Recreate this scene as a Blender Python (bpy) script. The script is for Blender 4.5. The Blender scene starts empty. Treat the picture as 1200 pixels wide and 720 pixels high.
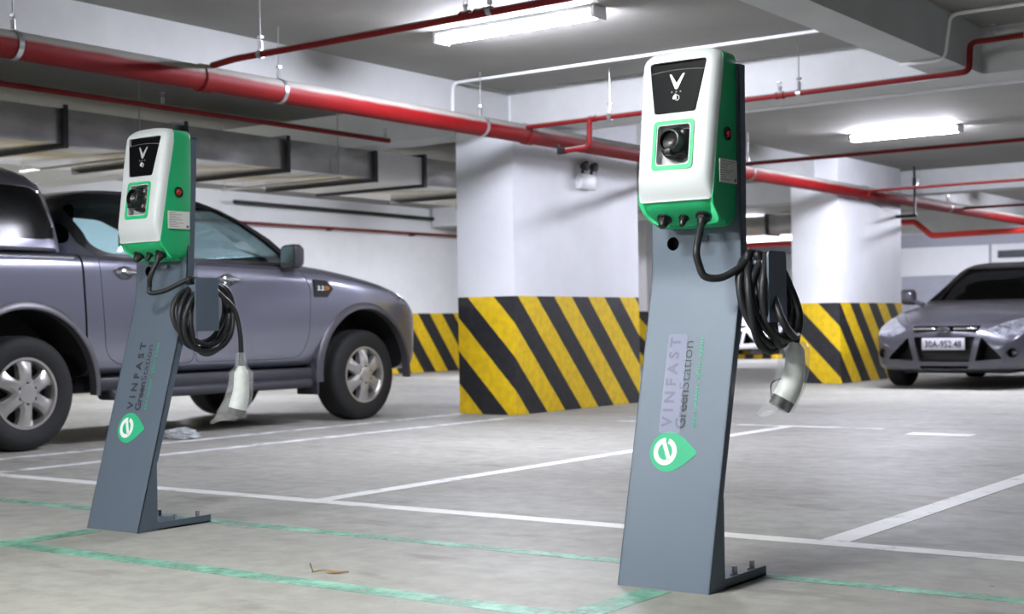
import bpy, bmesh, math, random
from mathutils import Vector, Matrix
from mathutils.bvhtree import BVHTree

random.seed(7)
R = math.radians
PI = math.pi
scene = bpy.context.scene
COL = scene.collection

# ---------------------------------------------------------------- camera, world, exposure
CAM_H, YAW, ROLL, FPX = 0.78, R(35.8), 0.0157, 1660.0
cam_d = bpy.data.cameras.new('camera')
cam = bpy.data.objects.new('camera', cam_d)
COL.objects.link(cam)
_r0 = Vector((math.cos(YAW), math.sin(YAW), 0))
_f = Vector((-math.sin(YAW), math.cos(YAW), 0))
_u0 = Vector((0, 0, 1))
_r = _r0 * math.cos(ROLL) - _u0 * math.sin(ROLL)
_u = _u0 * math.cos(ROLL) + _r0 * math.sin(ROLL)
M = Matrix.Identity(4)
for i in range(3):
    M[i][0], M[i][1], M[i][2] = _r[i], _u[i], -_f[i]
M[2][3] = CAM_H
cam.matrix_world = M
cam_d.sensor_width = 36.0
cam_d.lens = 36.0 * FPX / 1200.0
cam_d.shift_y = 21.0 / 1200.0
cam_d.clip_start = 0.05
cam_d.dof.use_dof = True
cam_d.dof.focus_distance = 4.7
cam_d.dof.aperture_fstop = 4.5
scene.camera = cam

scene.view_settings.view_transform = 'Standard'
scene.view_settings.look = 'None'
scene.view_settings.gamma = 1.0
scene.view_settings.use_curve_mapping = False
scene.view_settings.exposure = 1.25
world = bpy.data.worlds.new('world')
scene.world = world
world.use_nodes = True
world.node_tree.nodes['Background'].inputs[0].default_value = (0.8, 0.85, 1.0, 1)
world.node_tree.nodes['Background'].inputs[1].default_value = 0.3
TUBE = 150.0           # emission of a fluorescent tube
TUBE_COL = (0.86, 0.87, 1.0)      # cool tubes in the middle of the garage
TUBE_NEAR = (0.98, 0.99, 0.97)       # more neutral tubes near the camera


# ---------------------------------------------------------------- materials
def lin(c):
    return tuple(((v / 255) / 12.92 if v / 255 <= 0.04045 else ((v / 255 + 0.055) / 1.055) ** 2.4) for v in c)


def mat(name, rgb, rough=0.5, metal=0.0, var=0.0, vscale=6.0, bump=0.0, bscale=60.0, coat=0.0, spec=0.5, var_rgb=None):
    """principled material; var mixes in a noisy second tone of the same thing"""
    m = bpy.data.materials.new(name)
    m.use_nodes = True
    nt = m.node_tree
    b = nt.nodes['Principled BSDF']
    c = lin(rgb)
    b.inputs['Base Color'].default_value = (*c, 1)
    b.inputs['Roughness'].default_value = rough
    b.inputs['Metallic'].default_value = metal
    b.inputs['Specular IOR Level'].default_value = spec
    if coat:
        b.inputs['Coat Weight'].default_value = coat
        b.inputs['Coat Roughness'].default_value = 0.06
    tc = nt.nodes.new('ShaderNodeTexCoord')
    if var:
        n = nt.nodes.new('ShaderNodeTexNoise')
        n.inputs['Scale'].default_value = vscale
        n.inputs['Detail'].default_value = 8
        n.inputs['Roughness'].default_value = 0.65
        nt.links.new(tc.outputs['Object'], n.inputs['Vector'])
        rp = nt.nodes.new('ShaderNodeValToRGB')
        rp.color_ramp.elements[0].position = 0.35
        rp.color_ramp.elements[1].position = 0.68
        c2 = lin(var_rgb) if var_rgb else tuple(v * (1 - var) for v in c)
        rp.color_ramp.elements[0].color = (*c2, 1)
        rp.color_ramp.elements[1].color = (*c, 1)
        nt.links.new(n.outputs['Fac'], rp.inputs['Fac'])
        nt.links.new(rp.outputs['Color'], b.inputs['Base Color'])
    if bump:
        n2 = nt.nodes.new('ShaderNodeTexNoise')
        n2.inputs['Scale'].default_value = bscale
        n2.inputs['Detail'].default_value = 5
        nt.links.new(tc.outputs['Object'], n2.inputs['Vector'])
        bp = nt.nodes.new('ShaderNodeBump')
        bp.inputs['Strength'].default_value = bump
        bp.inputs['Distance'].default_value = 0.01
        nt.links.new(n2.outputs['Fac'], bp.inputs['Height'])
        nt.links.new(bp.outputs['Normal'], b.inputs['Normal'])
    return m


def math_node(nt, op, a, b=None, c=None):
    n = nt.nodes.new('ShaderNodeMath')
    n.operation = op
    for k, v in enumerate((a, b, c)):
        if v is None:
            continue
        if isinstance(v, (int, float)):
            n.inputs[k].default_value = v
        else:
            nt.links.new(v, n.inputs[k])
    return n.outputs[0]


def striped(name, period, a0, a1, slope, ztop, white, phase_top=1.03):
    """white plaster over a band of diagonal black and yellow hazard paint (object space, origin at the near corner)"""
    m = mat(name, white, 0.55, var=0.07, vscale=2.0)
    nt = m.node_tree
    b = nt.nodes['Principled BSDF']
    base = b.inputs['Base Color'].links[0].from_socket
    tc = nt.nodes.new('ShaderNodeTexCoord')
    sp = nt.nodes.new('ShaderNodeSeparateXYZ')
    nt.links.new(tc.outputs['Object'], sp.inputs[0])
    nz = nt.nodes.new('ShaderNodeTexNoise')
    nz.inputs['Scale'].default_value = 9
    nt.links.new(tc.outputs['Object'], nz.inputs['Vector'])
    jit = math_node(nt, 'MULTIPLY_ADD', nz.outputs['Fac'], 0.012, -0.006)
    s = math_node(nt, 'ADD', sp.outputs[0], sp.outputs[1])
    s = math_node(nt, 'MULTIPLY_ADD', sp.outputs[2], slope, s)
    s = math_node(nt, 'ADD', s, jit)
    s = math_node(nt, 'ADD', s, -slope * phase_top - a0 + 20 * period)
    f = math_node(nt, 'MODULO', s, period)
    yel = math_node(nt, 'LESS_THAN', f, a1 - a0)
    band = math_node(nt, 'LESS_THAN', sp.outputs[2], ztop)
    n2 = nt.nodes.new('ShaderNodeTexNoise')
    n2.inputs['Scale'].default_value = 14
    n2.inputs['Detail'].default_value = 6
    nt.links.new(tc.outputs['Object'], n2.inputs['Vector'])

    def ramp(c1, c2):
        r = nt.nodes.new('ShaderNodeValToRGB')
        r.color_ramp.elements[0].position = 0.36
        r.color_ramp.elements[1].position = 0.6
        r.color_ramp.elements[0].color = (*lin(c1), 1)
        r.color_ramp.elements[1].color = (*lin(c2), 1)
        nt.links.new(n2.outputs['Fac'], r.inputs['Fac'])
        return r.outputs['Color']
    mx = nt.nodes.new('ShaderNodeMix')
    mx.data_type = 'RGBA'
    nt.links.new(yel, mx.inputs['Factor'])
    nt.links.new(ramp((42, 42, 46), (30, 31, 36)), mx.inputs['A'])
    nt.links.new(ramp((214, 178, 22), (232, 196, 12)), mx.inputs['B'])
    m2 = nt.nodes.new('ShaderNodeMix')
    m2.data_type = 'RGBA'
    nt.links.new(band, m2.inputs['Factor'])
    nt.links.new(base, m2.inputs['A'])
    nt.links.new(mx.outputs['Result'], m2.inputs['B'])
    nt.links.new(m2.outputs['Result'], b.inputs['Base Color'])
    return m


def emit(name, col, strength):
    m = bpy.data.materials.new(name)
    m.use_nodes = True
    b = m.node_tree.nodes['Principled BSDF']
    b.inputs['Base Color'].default_value = (0.8, 0.8, 0.8, 1)
    b.inputs['Emission Color'].default_value = (*col, 1)
    b.inputs['Emission Strength'].default_value = strength
    return m


def glass(name, tint, refl=0.08, rough=0.02, fres=0.6):
    m = bpy.data.materials.new(name)
    m.use_nodes = True
    nt = m.node_tree
    nt.nodes.remove(nt.nodes['Principled BSDF'])
    out = nt.nodes['Material Output']
    t = nt.nodes.new('ShaderNodeBsdfTransparent')
    t.inputs[0].default_value = (*tint, 1)
    g = nt.nodes.new('ShaderNodeBsdfGlossy')
    g.inputs['Roughness'].default_value = rough
    lw = nt.nodes.new('ShaderNodeLayerWeight')
    lw.inputs['Blend'].default_value = 0.25
    fac = math_node(nt, 'MULTIPLY_ADD', lw.outputs['Fresnel'], fres, refl)
    mx = nt.nodes.new('ShaderNodeMixShader')
    nt.links.new(fac, mx.inputs[0])
    nt.links.new(t.outputs[0], mx.inputs[1])
    nt.links.new(g.outputs[0], mx.inputs[2])
    nt.links.new(mx.outputs[0], out.inputs[0])
    return m


def film(name, rgb, alpha, rough=0.2, noisy=0.0, spec=0.5):
    """thin plastic film: part see-through, part milky and glossy"""
    m = mat(name, rgb, rough, bump=0.6 if noisy else 0.0, bscale=45, spec=spec)
    nt = m.node_tree
    b = nt.nodes['Principled BSDF']
    b.inputs['Alpha'].default_value = alpha
    if noisy:
        tc = nt.nodes.new('ShaderNodeTexCoord')
        n = nt.nodes.new('ShaderNodeTexNoise')
        n.inputs['Scale'].default_value = 30
        n.inputs['Detail'].default_value = 4
        nt.links.new(tc.outputs['Object'], n.inputs['Vector'])
        a = math_node(nt, 'MULTIPLY_ADD', n.outputs['Fac'], noisy * 2, alpha - noisy)
        nt.links.new(a, b.inputs['Alpha'])
    return m


def worn_paint(name, rgb, cover=0.5, scale=5.0):
    m = mat(name, rgb, 0.5, var=0.12, vscale=8)
    nt = m.node_tree
    b = nt.nodes['Principled BSDF']
    g = nt.nodes.new('ShaderNodeNewGeometry')
    n = nt.nodes.new('ShaderNodeTexNoise')
    n.inputs['Scale'].default_value = scale
    n.inputs['Detail'].default_value = 9
    n.inputs['Roughness'].default_value = 0.7
    nt.links.new(g.outputs['Position'], n.inputs['Vector'])
    rp = nt.nodes.new('ShaderNodeMapRange')
    rp.inputs['From Min'].default_value = 0.62 - cover * 0.5
    rp.inputs['From Max'].default_value = 0.86 - cover * 0.5
    rp.inputs['To Min'].default_value = 0.15
    nt.links.new(n.outputs['Fac'], rp.inputs['Value'])
    nt.links.new(rp.outputs[0], b.inputs['Alpha'])
    return m


def dusty(name, rgb, dust=(172, 170, 164), edge=0.25):
    """painted pipe whose upward side carries settled grey dust"""
    m = mat(name, rgb, 0.6, var=0.15, vscale=5, spec=0.25)
    nt = m.node_tree
    b = nt.nodes['Principled BSDF']
    base = b.inputs['Base Color'].links[0].from_socket
    g = nt.nodes.new('ShaderNodeNewGeometry')
    sp = nt.nodes.new('ShaderNodeSeparateXYZ')
    nt.links.new(g.outputs['Normal'], sp.inputs[0])
    n = nt.nodes.new('ShaderNodeTexNoise')
    n.inputs['Scale'].default_value = 4
    n.inputs['Detail'].default_value = 7
    nt.links.new(g.outputs['Position'], n.inputs['Vector'])
    v = math_node(nt, 'MULTIPLY_ADD', n.outputs['Fac'], 0.25, sp.outputs[2])
    rp = nt.nodes.new('ShaderNodeMapRange')
    rp.inputs['From Min'].default_value = edge + 0.05
    rp.inputs['From Max'].default_value = edge + 0.3
    nt.links.new(v, rp.inputs['Value'])
    mx = nt.nodes.new('ShaderNodeMix')
    mx.data_type = 'RGBA'
    nt.links.new(rp.outputs[0], mx.inputs['Factor'])
    nt.links.new(base, mx.inputs['A'])
    mx.inputs['B'].default_value = (*lin(dust), 1)
    nt.links.new(mx.outputs['Result'], b.inputs['Base Color'])
    return m


def concrete_floor():
    m = mat('concrete_floor', (172, 173, 164), 0.42)
    nt = m.node_tree
    b = nt.nodes['Principled BSDF']
    g = nt.nodes.new('ShaderNodeNewGeometry')

    def noise(scale, detail, stretch=(1, 1, 1)):
        mp = nt.nodes.new('ShaderNodeMapping')
        mp.inputs['Scale'].default_value = stretch
        nt.links.new(g.outputs['Position'], mp.inputs['Vector'])
        n = nt.nodes.new('ShaderNodeTexNoise')
        n.inputs['Scale'].default_value = scale
        n.inputs['Detail'].default_value = detail
        n.inputs['Roughness'].default_value = 0.62
        nt.links.new(mp.outputs[0], n.inputs['Vector'])
        return n.outputs['Fac']

    def ramp(f, p0, p1, c0, c1):
        r = nt.nodes.new('ShaderNodeValToRGB')
        r.color_ramp.elements[0].position = p0
        r.color_ramp.elements[1].position = p1
        r.color_ramp.elements[0].color = (*lin(c0), 1)
        r.color_ramp.elements[1].color = (*lin(c1), 1)
        nt.links.new(f, r.inputs['Fac'])
        return r.outputs['Color']
    big = ramp(noise(0.55, 8, (0.5, 1.4, 1)), 0.36, 0.66, (148, 147, 140), (167, 167, 160))
    fine = ramp(noise(9, 8), 0.3, 0.7, (218, 218, 218), (255, 255, 255))
    spots = ramp(noise(2.6, 6, (0.6, 1.5, 1)), 0.30, 0.42, (186, 182, 176), (255, 255, 255))
    specks = ramp(noise(26, 2), 0.235, 0.255, (84, 82, 80), (255, 255, 255))
    mx = nt.nodes.new('ShaderNodeMix')
    mx.data_type = 'RGBA'
    mx.blend_type = 'MULTIPLY'
    mx.inputs['Factor'].default_value = 1.0
    nt.links.new(big, mx.inputs['A'])
    nt.links.new(fine, mx.inputs['B'])
    m3 = nt.nodes.new('ShaderNodeMix')
    m3.data_type = 'RGBA'
    m3.blend_type = 'MULTIPLY'
    m3.inputs['Factor'].default_value = 0.6
    nt.links.new(mx.outputs['Result'], m3.inputs['A'])
    nt.links.new(spots, m3.inputs['B'])
    m4 = nt.nodes.new('ShaderNodeMix')
    m4.data_type = 'RGBA'
    m4.blend_type = 'MULTIPLY'
    m4.inputs['Factor'].default_value = 0.8
    nt.links.new(m3.outputs['Result'], m4.inputs['A'])
    nt.links.new(specks, m4.inputs['B'])
    nt.links.new(m4.outputs['Result'], b.inputs['Base Color'])
    rr = nt.nodes.new('ShaderNodeMapRange')
    rr.inputs['To Min'].default_value = 0.42
    rr.inputs['To Max'].default_value = 0.7
    b.inputs['Specular IOR Level'].default_value = 0.2
    nt.links.new(noise(1.5, 6), rr.inputs['Value'])
    nt.links.new(rr.outputs[0], b.inputs['Roughness'])
    return m


MT = {}
MT['floor'] = concrete_floor()
MT['ceil'] = mat('ceiling_concrete', (150, 149, 144), 0.8, var=0.14, vscale=1.1)
MT['beam'] = mat('beam_plaster', (206, 208, 208), 0.75, var=0.12, vscale=1.6)
MT['white_wall'] = mat('white_wall', (232, 234, 236), 0.6, var=0.05, vscale=1.2)
MT['wall_panel'] = mat('wall_panel', (246, 247, 250), 0.5, var=0.03)
MT['soffit'] = mat('grey_wall', (176, 178, 190), 0.7, var=0.08)
MT['white_line'] = worn_paint('white_line', (222, 223, 220), 0.82, 6)
MT['faint_line'] = worn_paint('faint_white_line', (214, 216, 216), 0.66, 4)
MT['green_line'] = worn_paint('green_line', (132, 190, 168), 0.5, 3.5)
MT['red_pipe'] = dusty('red_pipe', (122, 10, 14), (150, 148, 142))
MT['red_pipe_small'] = dusty('red_pipe_small', (118, 18, 20), (150, 148, 142), edge=0.45)
MT['red_bright'] = mat('red_bright', (214, 56, 48), 0.4)
MT['steel'] = mat('zinc_steel', (190, 192, 196), 0.3, 0.9)
MT['galv'] = mat('galvanised_sheet', (206, 206, 206), 0.24, 0.75, var=0.3, vscale=3, bump=0.35, bscale=3)
MT['galv_dark'] = mat('duct_flange', (66, 67, 72), 0.5, 0.5)
MT['conduit'] = mat('white_conduit', (236, 238, 240), 0.4)
MT['black'] = mat('black_plastic', (24, 25, 27), 0.45, var=0.1)
MT['blackmetal'] = mat('black_metal', (30, 31, 34), 0.5, 0.3)
MT['lamp_body'] = mat('lamp_body', (235, 236, 240), 0.4)
MT['tube'] = emit('fluorescent_tube', TUBE_COL, TUBE)
MT['tube_neutral'] = emit('neutral_fluorescent_tube', TUBE_NEAR, TUBE)
MT['post'] = mat('post_paint', (98, 111, 127), 0.42, 0.15, var=0.05, vscale=3)
MT['shell_white'] = mat('shell_white', (212, 218, 221), 0.38)
MT['green'] = mat('green_shell', (32, 190, 122), 0.42, bump=0.06, bscale=350)
MT['screen'] = mat('black_screen', (12, 13, 16), 0.4, spec=0.06)
MT['chrome'] = mat('chrome', (225, 226, 230), 0.12, 1.0)
MT['print_white'] = mat('white_print', (235, 238, 240), 0.5)
MT['print_grey'] = mat('grey_print', (120, 124, 128), 0.5)
MT['print_dark'] = mat('dark_print', (46, 50, 60), 0.5)
MT['print_green'] = mat('green_print', (44, 178, 130), 0.5)
MT['rubber'] = mat('cable_rubber', (34, 35, 39), 0.48)
MT['socket_black'] = mat('socket_black', (20, 21, 25), 0.35)
MT['recess'] = mat('recess_grey', (196, 198, 200), 0.45)
MT['red_button'] = mat('red_button', (196, 40, 34), 0.35)
MT['paper'] = mat('label_paper', (226, 228, 226), 0.5)
MT['plug'] = mat('plug_shell', (232, 236, 234), 0.45)
MT['bag'] = film('plastic_bag', (246, 248, 250), 0.17, 0.2, 0.15)
MT['film'] = film('clear_film', (200, 200, 240), 0.16, 0.22, spec=0.22)
MT['ranger_paint'] = mat('grey_metallic_paint', (138, 139, 154), 0.28, 0.75, coat=0.8)
MT['focus_paint'] = mat('dark_metallic_paint', (80, 80, 88), 0.3, 0.6, coat=0.5)
MT['white_paint'] = mat('white_paint', (232, 233, 238), 0.3, 0.0, coat=0.6)
MT['tyre'] = mat('tyre_rubber', (20, 21, 22), 0.75, bump=0.2, bscale=90)
MT['alloy'] = mat('alloy_rim', (182, 180, 178), 0.32, 0.75)
MT['dark_gap'] = mat('dark_gap', (10, 10, 12), 0.7)
MT['cladding'] = mat('dark_cladding', (46, 47, 54), 0.5)
MT['flare'] = mat('flare_reflection_tone', (88, 87, 92), 0.4, 0.5)  # body grey darkened to stand in for the reflection along the arch edge
MT['silver'] = mat('satin_silver', (214, 216, 220), 0.45, 0.5)
MT['tint'] = glass('dark_tinted_glass', (0.08, 0.10, 0.11), 0.012, 0.01, 0.3)
MT['teal_glass'] = glass('teal_tinted_glass', (0.86, 0.96, 0.98), 0.02)
MT['black_glass'] = mat('black_glass', (10, 11, 14), 0.22, spec=0.35)
MT['lens'] = mat('headlight_lens', (170, 172, 184), 0.2, 0.5, var=0.8, vscale=14, coat=1.0)
MT['amber'] = mat('amber_lens', (214, 140, 50), 0.25)
MT['tail'] = mat('red_lens', (150, 22, 24), 0.2, coat=0.6)
MT['interior'] = mat('interior_fabric', (22, 22, 24), 0.8)
MT['plate'] = mat('number_plate', (176, 174, 182), 0.45)
MT['yellow'] = mat('yellow_rubber', (228, 186, 20), 0.55)
MT['twig'] = mat('dry_twig', (150, 126, 84), 0.8)
MT['litter'] = film('clear_litter', (236, 240, 244), 0.55, 0.15, 0.25)


# ---------------------------------------------------------------- mesh helpers
def to_mesh(bm, name='m', smooth=35):
    bmesh.ops.recalc_face_normals(bm, faces=bm.faces[:])
    me = bpy.data.meshes.new(name)
    bm.to_mesh(me)
    bm.free()
    if smooth:
        for p in me.polygons:
            p.use_smooth = True
        me.set_sharp_from_angle(angle=R(smooth))
    return me


def link(name, me, mats, parent=None, smooth=35):
    if isinstance(me, bmesh.types.BMesh):
        me = to_mesh(me, name, smooth)
    if not isinstance(mats, (list, tuple)):
        mats = [mats]
    set_mats(me, [MT[m] if isinstance(m, str) else m for m in mats])
    o = bpy.data.objects.new(name, me)
    COL.objects.link(o)
    if parent:
        o.parent = parent
    return o


def empty(name, loc, label, cat, group=None, rz=0):
    o = bpy.data.objects.new(name, None)
    COL.objects.link(o)
    o.location = loc
    o.rotation_euler = (0, 0, rz)
    o.empty_display_size = 0.2
    tag(o, label, cat, group)
    return o


def tag(o, label, cat, group=None, kind=None):
    o['label'] = label
    o['category'] = cat
    if group:
        o['group'] = group
    if kind:
        o['kind'] = kind
    return o


def struct(name, bm, m, label=None, smooth=35, loc=None):
    o = link(name, bm, m, None, smooth)
    o['kind'] = 'structure'
    if label:
        o['label'] = label
    if loc:
        o.location = loc
    return o


def NB():
    return bmesh.new()


def box(bm, x0, x1, y0, y1, z0, z1, bev=0.0, seg=2):
    r = bmesh.ops.create_cube(bm, size=1.0)
    vs = r['verts']
    for v in vs:
        v.co = Vector((x0 + (v.co.x + .5) * (x1 - x0), y0 + (v.co.y + .5) * (y1 - y0), z0 + (v.co.z + .5) * (z1 - z0)))
    if bev:
        es = list({e for v in vs for e in v.link_edges})
        bmesh.ops.bevel(bm, geom=es, offset=bev, segments=seg, profile=0.5, affect='EDGES')
    return bm


def prism(bm, poly, axis, a, b, mi=0):
    """extrude a 2-D polygon: axis x takes (y,z), axis y takes (x,z), axis z takes (x,y)"""
    def P(p, t):
        if axis == 'x':
            return (t, p[0], p[1])
        if axis == 'y':
            return (p[0], t, p[1])
        return (p[0], p[1], t)
    v0 = [bm.verts.new(P(p, a)) for p in poly]
    v1 = [bm.verts.new(P(p, b)) for p in poly]
    n = len(poly)
    fs = [bm.faces.new(v0), bm.faces.new(v1[::-1])]
    for i in range(n):
        fs.append(bm.faces.new((v0[i], v1[i], v1[(i + 1) % n], v0[(i + 1) % n])))
    for f in fs:
        f.material_index = mi
    return bm


def loft(bm, rings, cap=True, closed=True):
    vr = [[bm.verts.new(p) for p in r] for r in rings]
    n = len(rings[0])
    for a, b in zip(vr, vr[1:]):
        for i in range(n if closed else n - 1):
            j = (i + 1) % n
            bm.faces.new((a[i], a[j], b[j], b[i]))
    if cap and closed:
        bm.faces.new(vr[0][::-1])
        bm.faces.new(vr[-1])
    return bm


def catmull(pts, per=8):
    P = [Vector(p) for p in pts]
    P = [P[0] * 2 - P[1]] + P + [P[-1] * 2 - P[-2]]
    out = []
    for i in range(1, len(P) - 2):
        a, b, c, d = P[i - 1:i + 3]
        for k in range(per):
            t = k / per
            out.append(0.5 * ((2 * b) + (c - a) * t + (2 * a - 5 * b + 4 * c - d) * t * t + (3 * b - a - 3 * c + d) * t ** 3))
    out.append(P[-2])
    return out


def tube(bm, pts, rad, seg=12, cap=True):
    """sweep a circle along points; rad is a number or one radius per point"""
    pts = [Vector(p) for p in pts]
    n = len(pts)
    rads = rad if isinstance(rad, (list, tuple)) else [rad] * n
    tans = []
    for i in range(n):
        t = (pts[min(i + 1, n - 1)] - pts[max(i - 1, 0)])
        tans.append(t.normalized() if t.length > 1e-9 else Vector((0, 0, 1)))
    up = Vector((0, 0, 1)) if abs(tans[0].z) < 0.9 else Vector((1, 0, 0))
    nrm = tans[0].cross(up).normalized()
    rings = []
    for i in range(n):
        nrm = (nrm - tans[i] * nrm.dot(tans[i])).normalized()
        bn = tans[i].cross(nrm)
        rings.append([pts[i] + (nrm * math.cos(a) + bn * math.sin(a)) * rads[i] for a in [2 * PI * k / seg for k in range(seg)]])
    return loft(bm, rings, cap)


def cyl(bm, a, b, r, seg=16, r2=None):
    return tube(bm, [a, b], [r, r if r2 is None else r2], seg)


def lathe(bm, prof, axis='z', seg=32, origin=(0, 0, 0), cap=False):
    """prof: (radius, along) pairs turned about the axis"""
    ox, oy, oz = origin
    rings = []
    for r, h in prof:
        ring = []
        for k in range(seg):
            a = 2 * PI * k / seg
            c, s = r * math.cos(a), r * math.sin(a)
            if axis == 'z':
                ring.append((ox + c, oy + s, oz + h))
            elif axis == 'x':
                ring.append((ox + h, oy + c, oz + s))
            else:
                ring.append((ox + c, oy + h, oz + s))
        rings.append(ring)
    return loft(bm, rings, cap)


def rounded(poly, rads, n=5):
    out = []
    m = len(poly)
    for i in range(m):
        p = Vector(poly[i])
        a = Vector(poly[i - 1])
        b = Vector(poly[(i + 1) % m])
        r = rads[i] if isinstance(rads, (list, tuple)) else rads
        if r <= 0:
            out.append(tuple(p))
            continue
        da, db = (a - p).normalized(), (b - p).normalized()
        r_ = min(r, (a - p).length * .49, (b - p).length * .49)
        p0, p1 = p + da * r_, p + db * r_
        for k in range(n + 1):
            t = k / n
            out.append(tuple((1 - t) ** 2 * p0 + 2 * t * (1 - t) * p + t * t * p1))
    return out


def offset_poly(poly, d):
    P = [Vector(p) for p in poly]
    area = sum(P[i].x * P[(i + 1) % len(P)].y - P[(i + 1) % len(P)].x * P[i].y for i in range(len(P)))
    sg = 1 if area > 0 else -1
    out = []
    for i in range(len(P)):
        e0 = (P[i] - P[i - 1]).normalized()
        e1 = (P[(i + 1) % len(P)] - P[i]).normalized()
        n0 = Vector((e0.y, -e0.x)) * sg
        n1 = Vector((e1.y, -e1.x)) * sg
        k = (n0 + n1)
        k = k / max(0.35, k.length_squared / 2)
        out.append(tuple(P[i] + k * d))
    return out


def evaluated(o):
    dg = bpy.context.evaluated_depsgraph_get()
    dg.update()
    return bpy.data.meshes.new_from_object(o.evaluated_get(dg), preserve_all_data_layers=False, depsgraph=dg)


def set_mats(me, mats):
    """replace the material list but keep which face uses which slot"""
    idx = [p.material_index for p in me.polygons]
    me.materials.clear()
    for m in mats:
        me.materials.append(m)
    for p, i in zip(me.polygons, idx):
        p.material_index = min(i, len(mats) - 1)


def boolean(me_a, me_b, op):
    for me in (me_a, me_b):
        if len(me.materials) < 2:
            set_mats(me, [MT['black'], MT['dark_gap']])
    a = bpy.data.objects.new('tmp_a', me_a)
    b = bpy.data.objects.new('tmp_b', me_b)
    COL.objects.link(a)
    COL.objects.link(b)
    md = a.modifiers.new('b', 'BOOLEAN')
    md.operation = op
    md.solver = 'EXACT'
    md.object = b
    out = evaluated(a)
    bpy.data.objects.remove(a)
    bpy.data.objects.remove(b)
    return out


def subsurf(me, lv=2):
    a = bpy.data.objects.new('tmp_s', me)
    COL.objects.link(a)
    md = a.modifiers.new('s', 'SUBSURF')
    md.levels = lv
    md.render_levels = lv
    out = evaluated(a)
    bpy.data.objects.remove(a)
    return out


def resharp(me, ang=35):
    for p in me.polygons:
        p.use_smooth = True
    me.set_sharp_from_angle(angle=R(ang))
    return me


def text_mesh(body, width, height, spacing=1.0, bold=0.0, depth=0.0006):
    """lettering as a thin solid, baseline at y=0, starting at x=0, fitted to width and height of its capitals"""
    cu = bpy.data.curves.new('txt', 'FONT')
    cu.body = body
    cu.size = 1.0
    cu.space_character = spacing
    cu.extrude = 0.01
    cu.offset = bold
    cu.resolution_u = 3
    o = bpy.data.objects.new('tmp_t', cu)
    COL.objects.link(o)
    me = evaluated(o)
    bpy.data.objects.remove(o)
    xs = [v.co.x for v in me.vertices]
    x0, x1 = min(xs), max(xs)
    cap = 0.729
    sx, sy = width / (x1 - x0), height / cap
    for v in me.vertices:
        v.co = Vector(((v.co.x - x0) * sx, v.co.y * sy, (v.co.z + 0.01) / 0.02 * depth))
    return me


def place(me, origin, xdir, ydir):
    xd, yd = Vector(xdir).normalized(), Vector(ydir).normalized()
    zd = xd.cross(yd)
    o = Vector(origin)
    for v in me.vertices:
        v.co = o + xd * v.co.x + yd * v.co.y + zd * v.co.z
    return me


# ---------------------------------------------------------------- structure
CEIL, BB = 2.79, 2.47
X0, X1, Y0, Y1 = -15.3, 4.5, -4.5, 31.0
struct('floor', box(NB(), X0 - .3, X1 + .3, Y0 - .3, Y1 + .3, -0.2, 0), 'floor')
struct('ceiling', box(NB(), X0 - .3, X1 + .3, Y0 - .3, Y1 + .3, CEIL, CEIL + .2), 'ceil')
MT['wall_stripes'] = striped('wall_stripes', 0.65, 0.0, 0.33, 0.8, 1.0, (240, 242, 242))
o = struct('wall_left', box(NB(), -.25, 0, Y0 - 18.14, Y1 - 18.14, 0, CEIL), 'wall_stripes', loc=(X0, 18.14, 0))
struct('wall_back', box(NB(), X0, X1, Y1, Y1 + .2, 0, CEIL), 'soffit')
struct('wall_right', box(NB(), X1, X1 + .2, Y0, Y1, 0, CEIL), 'soffit')
struct('wall_front', box(NB(), X0, X1, Y0 - .2, Y0, 0, CEIL), 'soffit')
# near and far pillar, painted with hazard stripes to about a metre
MT['pillar_near'] = striped('pillar_near', 0.56, 0.05, 0.335, 0.96, 1.03, (232, 234, 240))
struct('pillar', box(NB(), -.62, 0, 0, 2.1, 0, CEIL, 0.008), 'pillar_near', 'near white pillar with black and yellow striped base', loc=(-7.12, 9.915, 0))
MT['pillar_far'] = striped('pillar_far', 0.6, 0.02, 0.32, 0.96, 0.99, (238, 240, 244), 0.99)
struct('pillar', box(NB(), -.62, 0, 0, 2.12, 0, CEIL, 0.008), 'pillar_far', 'far white pillar with black and yellow striped base beside the parked sedan', loc=(-6.855, 16.33, 0))
struct('pillar', box(NB(), -.5, 0, 0, .8, 0, CEIL, 0.008), 'pillar_far', 'distant white pillar seen behind the near pillar', loc=(-13.05, 22.3, 0))
# beams
struct('beam', box(NB(), -7.52, -7.15, Y0, 9.915, BB, CEIL), 'beam')
struct('beam', box(NB(), -7.52, -7.15, 12.0, 16.33, BB + .02, CEIL), 'beam')
struct('beam', box(NB(), -7.52, -7.15, 18.45, Y1, BB + .02, CEIL), 'beam')
struct('beam', box(NB(), -7.12, X1, 9.9, 10.28, BB, CEIL), 'beam')
struct('beam', box(NB(), -15.2, -7.74, 9.9, 10.28, BB, CEIL), 'beam')
struct('beam', box(NB(), -3.37, -3.08, Y0, 9.9, BB, CEIL), 'beam')
struct('beam', box(NB(), -7.15, X1, 18.8, 19.2, BB, CEIL), 'beam')
struct('beam', box(NB(), -15.2, -7.52, 18.8, 19.2, BB, CEIL), 'beam')
struct('beam', box(NB(), -15.2, X1, 26.0, 26.4, BB - .1, CEIL), 'beam')
struct('wall_panel', box(NB(), -14.5, -9.55, Y1 - .06, Y1, 1.72, 2.36, 0.01), 'wall_panel')
struct('wall_panel', box(NB(), -9.5, -5.0, Y1 - .06, Y1, 1.72, 2.36, 0.01), 'wall_panel')
bm = NB()
box(bm, -9.35, -5.2, Y1 - .1, Y1 - .055, 2.06, 2.22)
for k in range(6):
    box(bm, -9.35, -5.2, Y1 - .125, Y1 - .1, 2.07 + k * .026, 2.08 + k * .026)
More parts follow.
